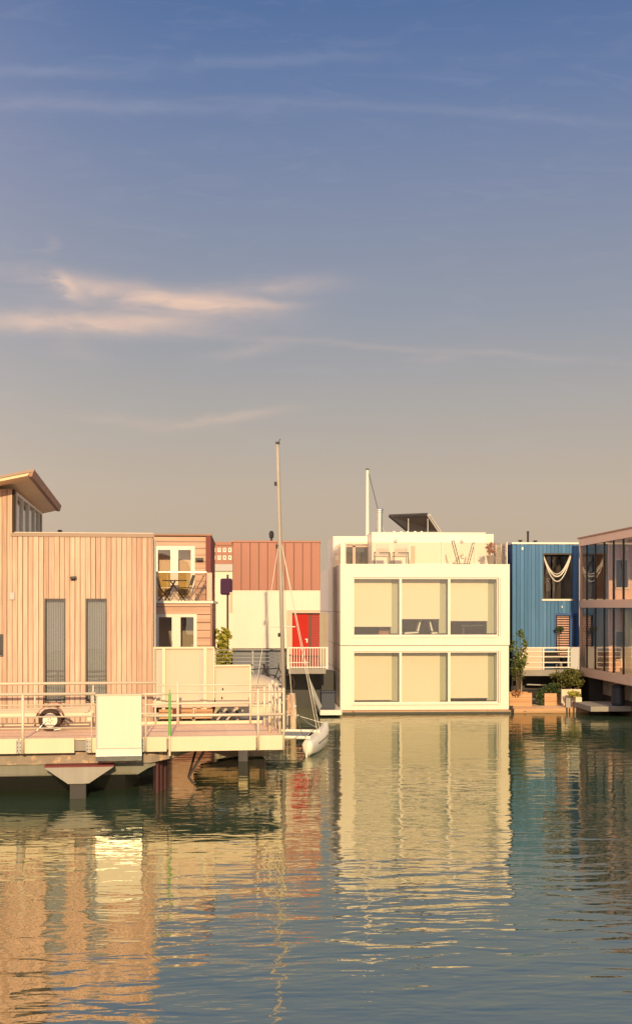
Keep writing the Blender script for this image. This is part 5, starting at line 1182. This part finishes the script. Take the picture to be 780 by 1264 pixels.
m_ = MB(); m_.tube(sp + Vector((0, -.42, 0)), sp + Vector((0, .38, 0)), .02, n=6); m_.build('spreader', M['whitemetal'], mo)
hd = base + ax_ * .68
for nm, e_ in (('shroud', Vector((LEN * .62, 0, .5))), ('shroud', Vector((LEN * .5, 0, .5))), ('shroud', Vector((LEN * .5, BW, .5)))):
    m_ = MB(); m_.tube(hd, e_, .010, n=5); m_.build(nm, M['rope'], ct)
m_ = MB(); m_.tube(hd, (LEN * .93, BW / 2, .9), .012, n=5); m_.path([(LEN * .9, 0, .62), (LEN * .93, BW / 2, .9), (LEN * .9, BW, .62)], .012, n=5); m_.build('forestay', M['rope'], ct)
# net pocket between the stays
pA = hd.lerp(Vector((LEN * .62, 0, .5)), .72)
m_ = MB(); a_ = pA; b2_ = pA + Vector((.25, -.38, -.95)); c2_ = pA + Vector((.1, -.12, -.6)); m_.prism([tuple(a_), tuple(b2_), tuple(b2_ + Vector((0, .08, -.12))), tuple(c2_)], (0.02, 0.02, 0)); m_.build('trapeze_net', M['sailcover'], ct)
# mooring ropes
ml = MB(); p0 = pt(368, 33.0, CAM_H - (883 - 749) / F * 33.0); p1 = pt(391, 38, .62); pm_ = (p0 + p1) / 2 - Vector((0, 0, .05))
ml.path([tuple(p0), tuple(pm_), tuple(p1)], .016, n=6); tag(ml.build('mooring_rope', M['rope']), 'taut pale mooring rope from the gangway to the catamaran', 'rope')
ml = MB(); p0 = pt(366, 33.2, CAM_H - (885 - 749) / F * 33.2); p1 = pt(384, 37.5, .58)
pts = [p0.lerp(p1, t / 8) - Vector((0, 0, .35 * math.sin(math.pi * t / 8))) for t in range(9)]
ml.path([tuple(p_) for p_ in pts], .010, n=6); tag(ml.build('mooring_rope', M['rope']), 'slack thin mooring line sagging below the taut rope', 'rope')
# bleached post beside the gangway end
bp_ = pt(362, 42.5, 0); o = empty('bleached_post', tuple(bp_), 0, 'thick bleached wooden mooring post right of the gangway end', 'post')
zt = CAM_H - (856 - 749) / F * 42.5
rings = []; 
for i in range(9):
    z = -.5 + (zt + .5) * i / 8; r_ = .115 + random.uniform(-.012, .012); ox = random.uniform(-.02, .02) - .03 * (i / 8)
    rings.append([(ox + r_ * math.cos(a) * random.uniform(.9, 1.1), r_ * math.sin(a) * random.uniform(.9, 1.1), z) for a in [2 * math.pi * k_ / 10 for k_ in range(10)]])
m_ = MB(); m_.loft(rings); m_.build('post', M['driftwood'], o)
m_ = MB(); m_.lathe((-.02, 0, zt - .5), [(.12, 0), (.14, .02), (.14, .06), (.12, .08)], n=12); m_.build('rope_wrap', M['rope'], o)
o = MB(); q = pt(350, 41.5, 0); o.box(-.35, .25, 0, .5, -.2, .74); z_ = o.build('fender_board', M['driftwood']); z_.location = q; tag(z_, 'low broad bleached timber fender standing left of the bleached post', 'fender')
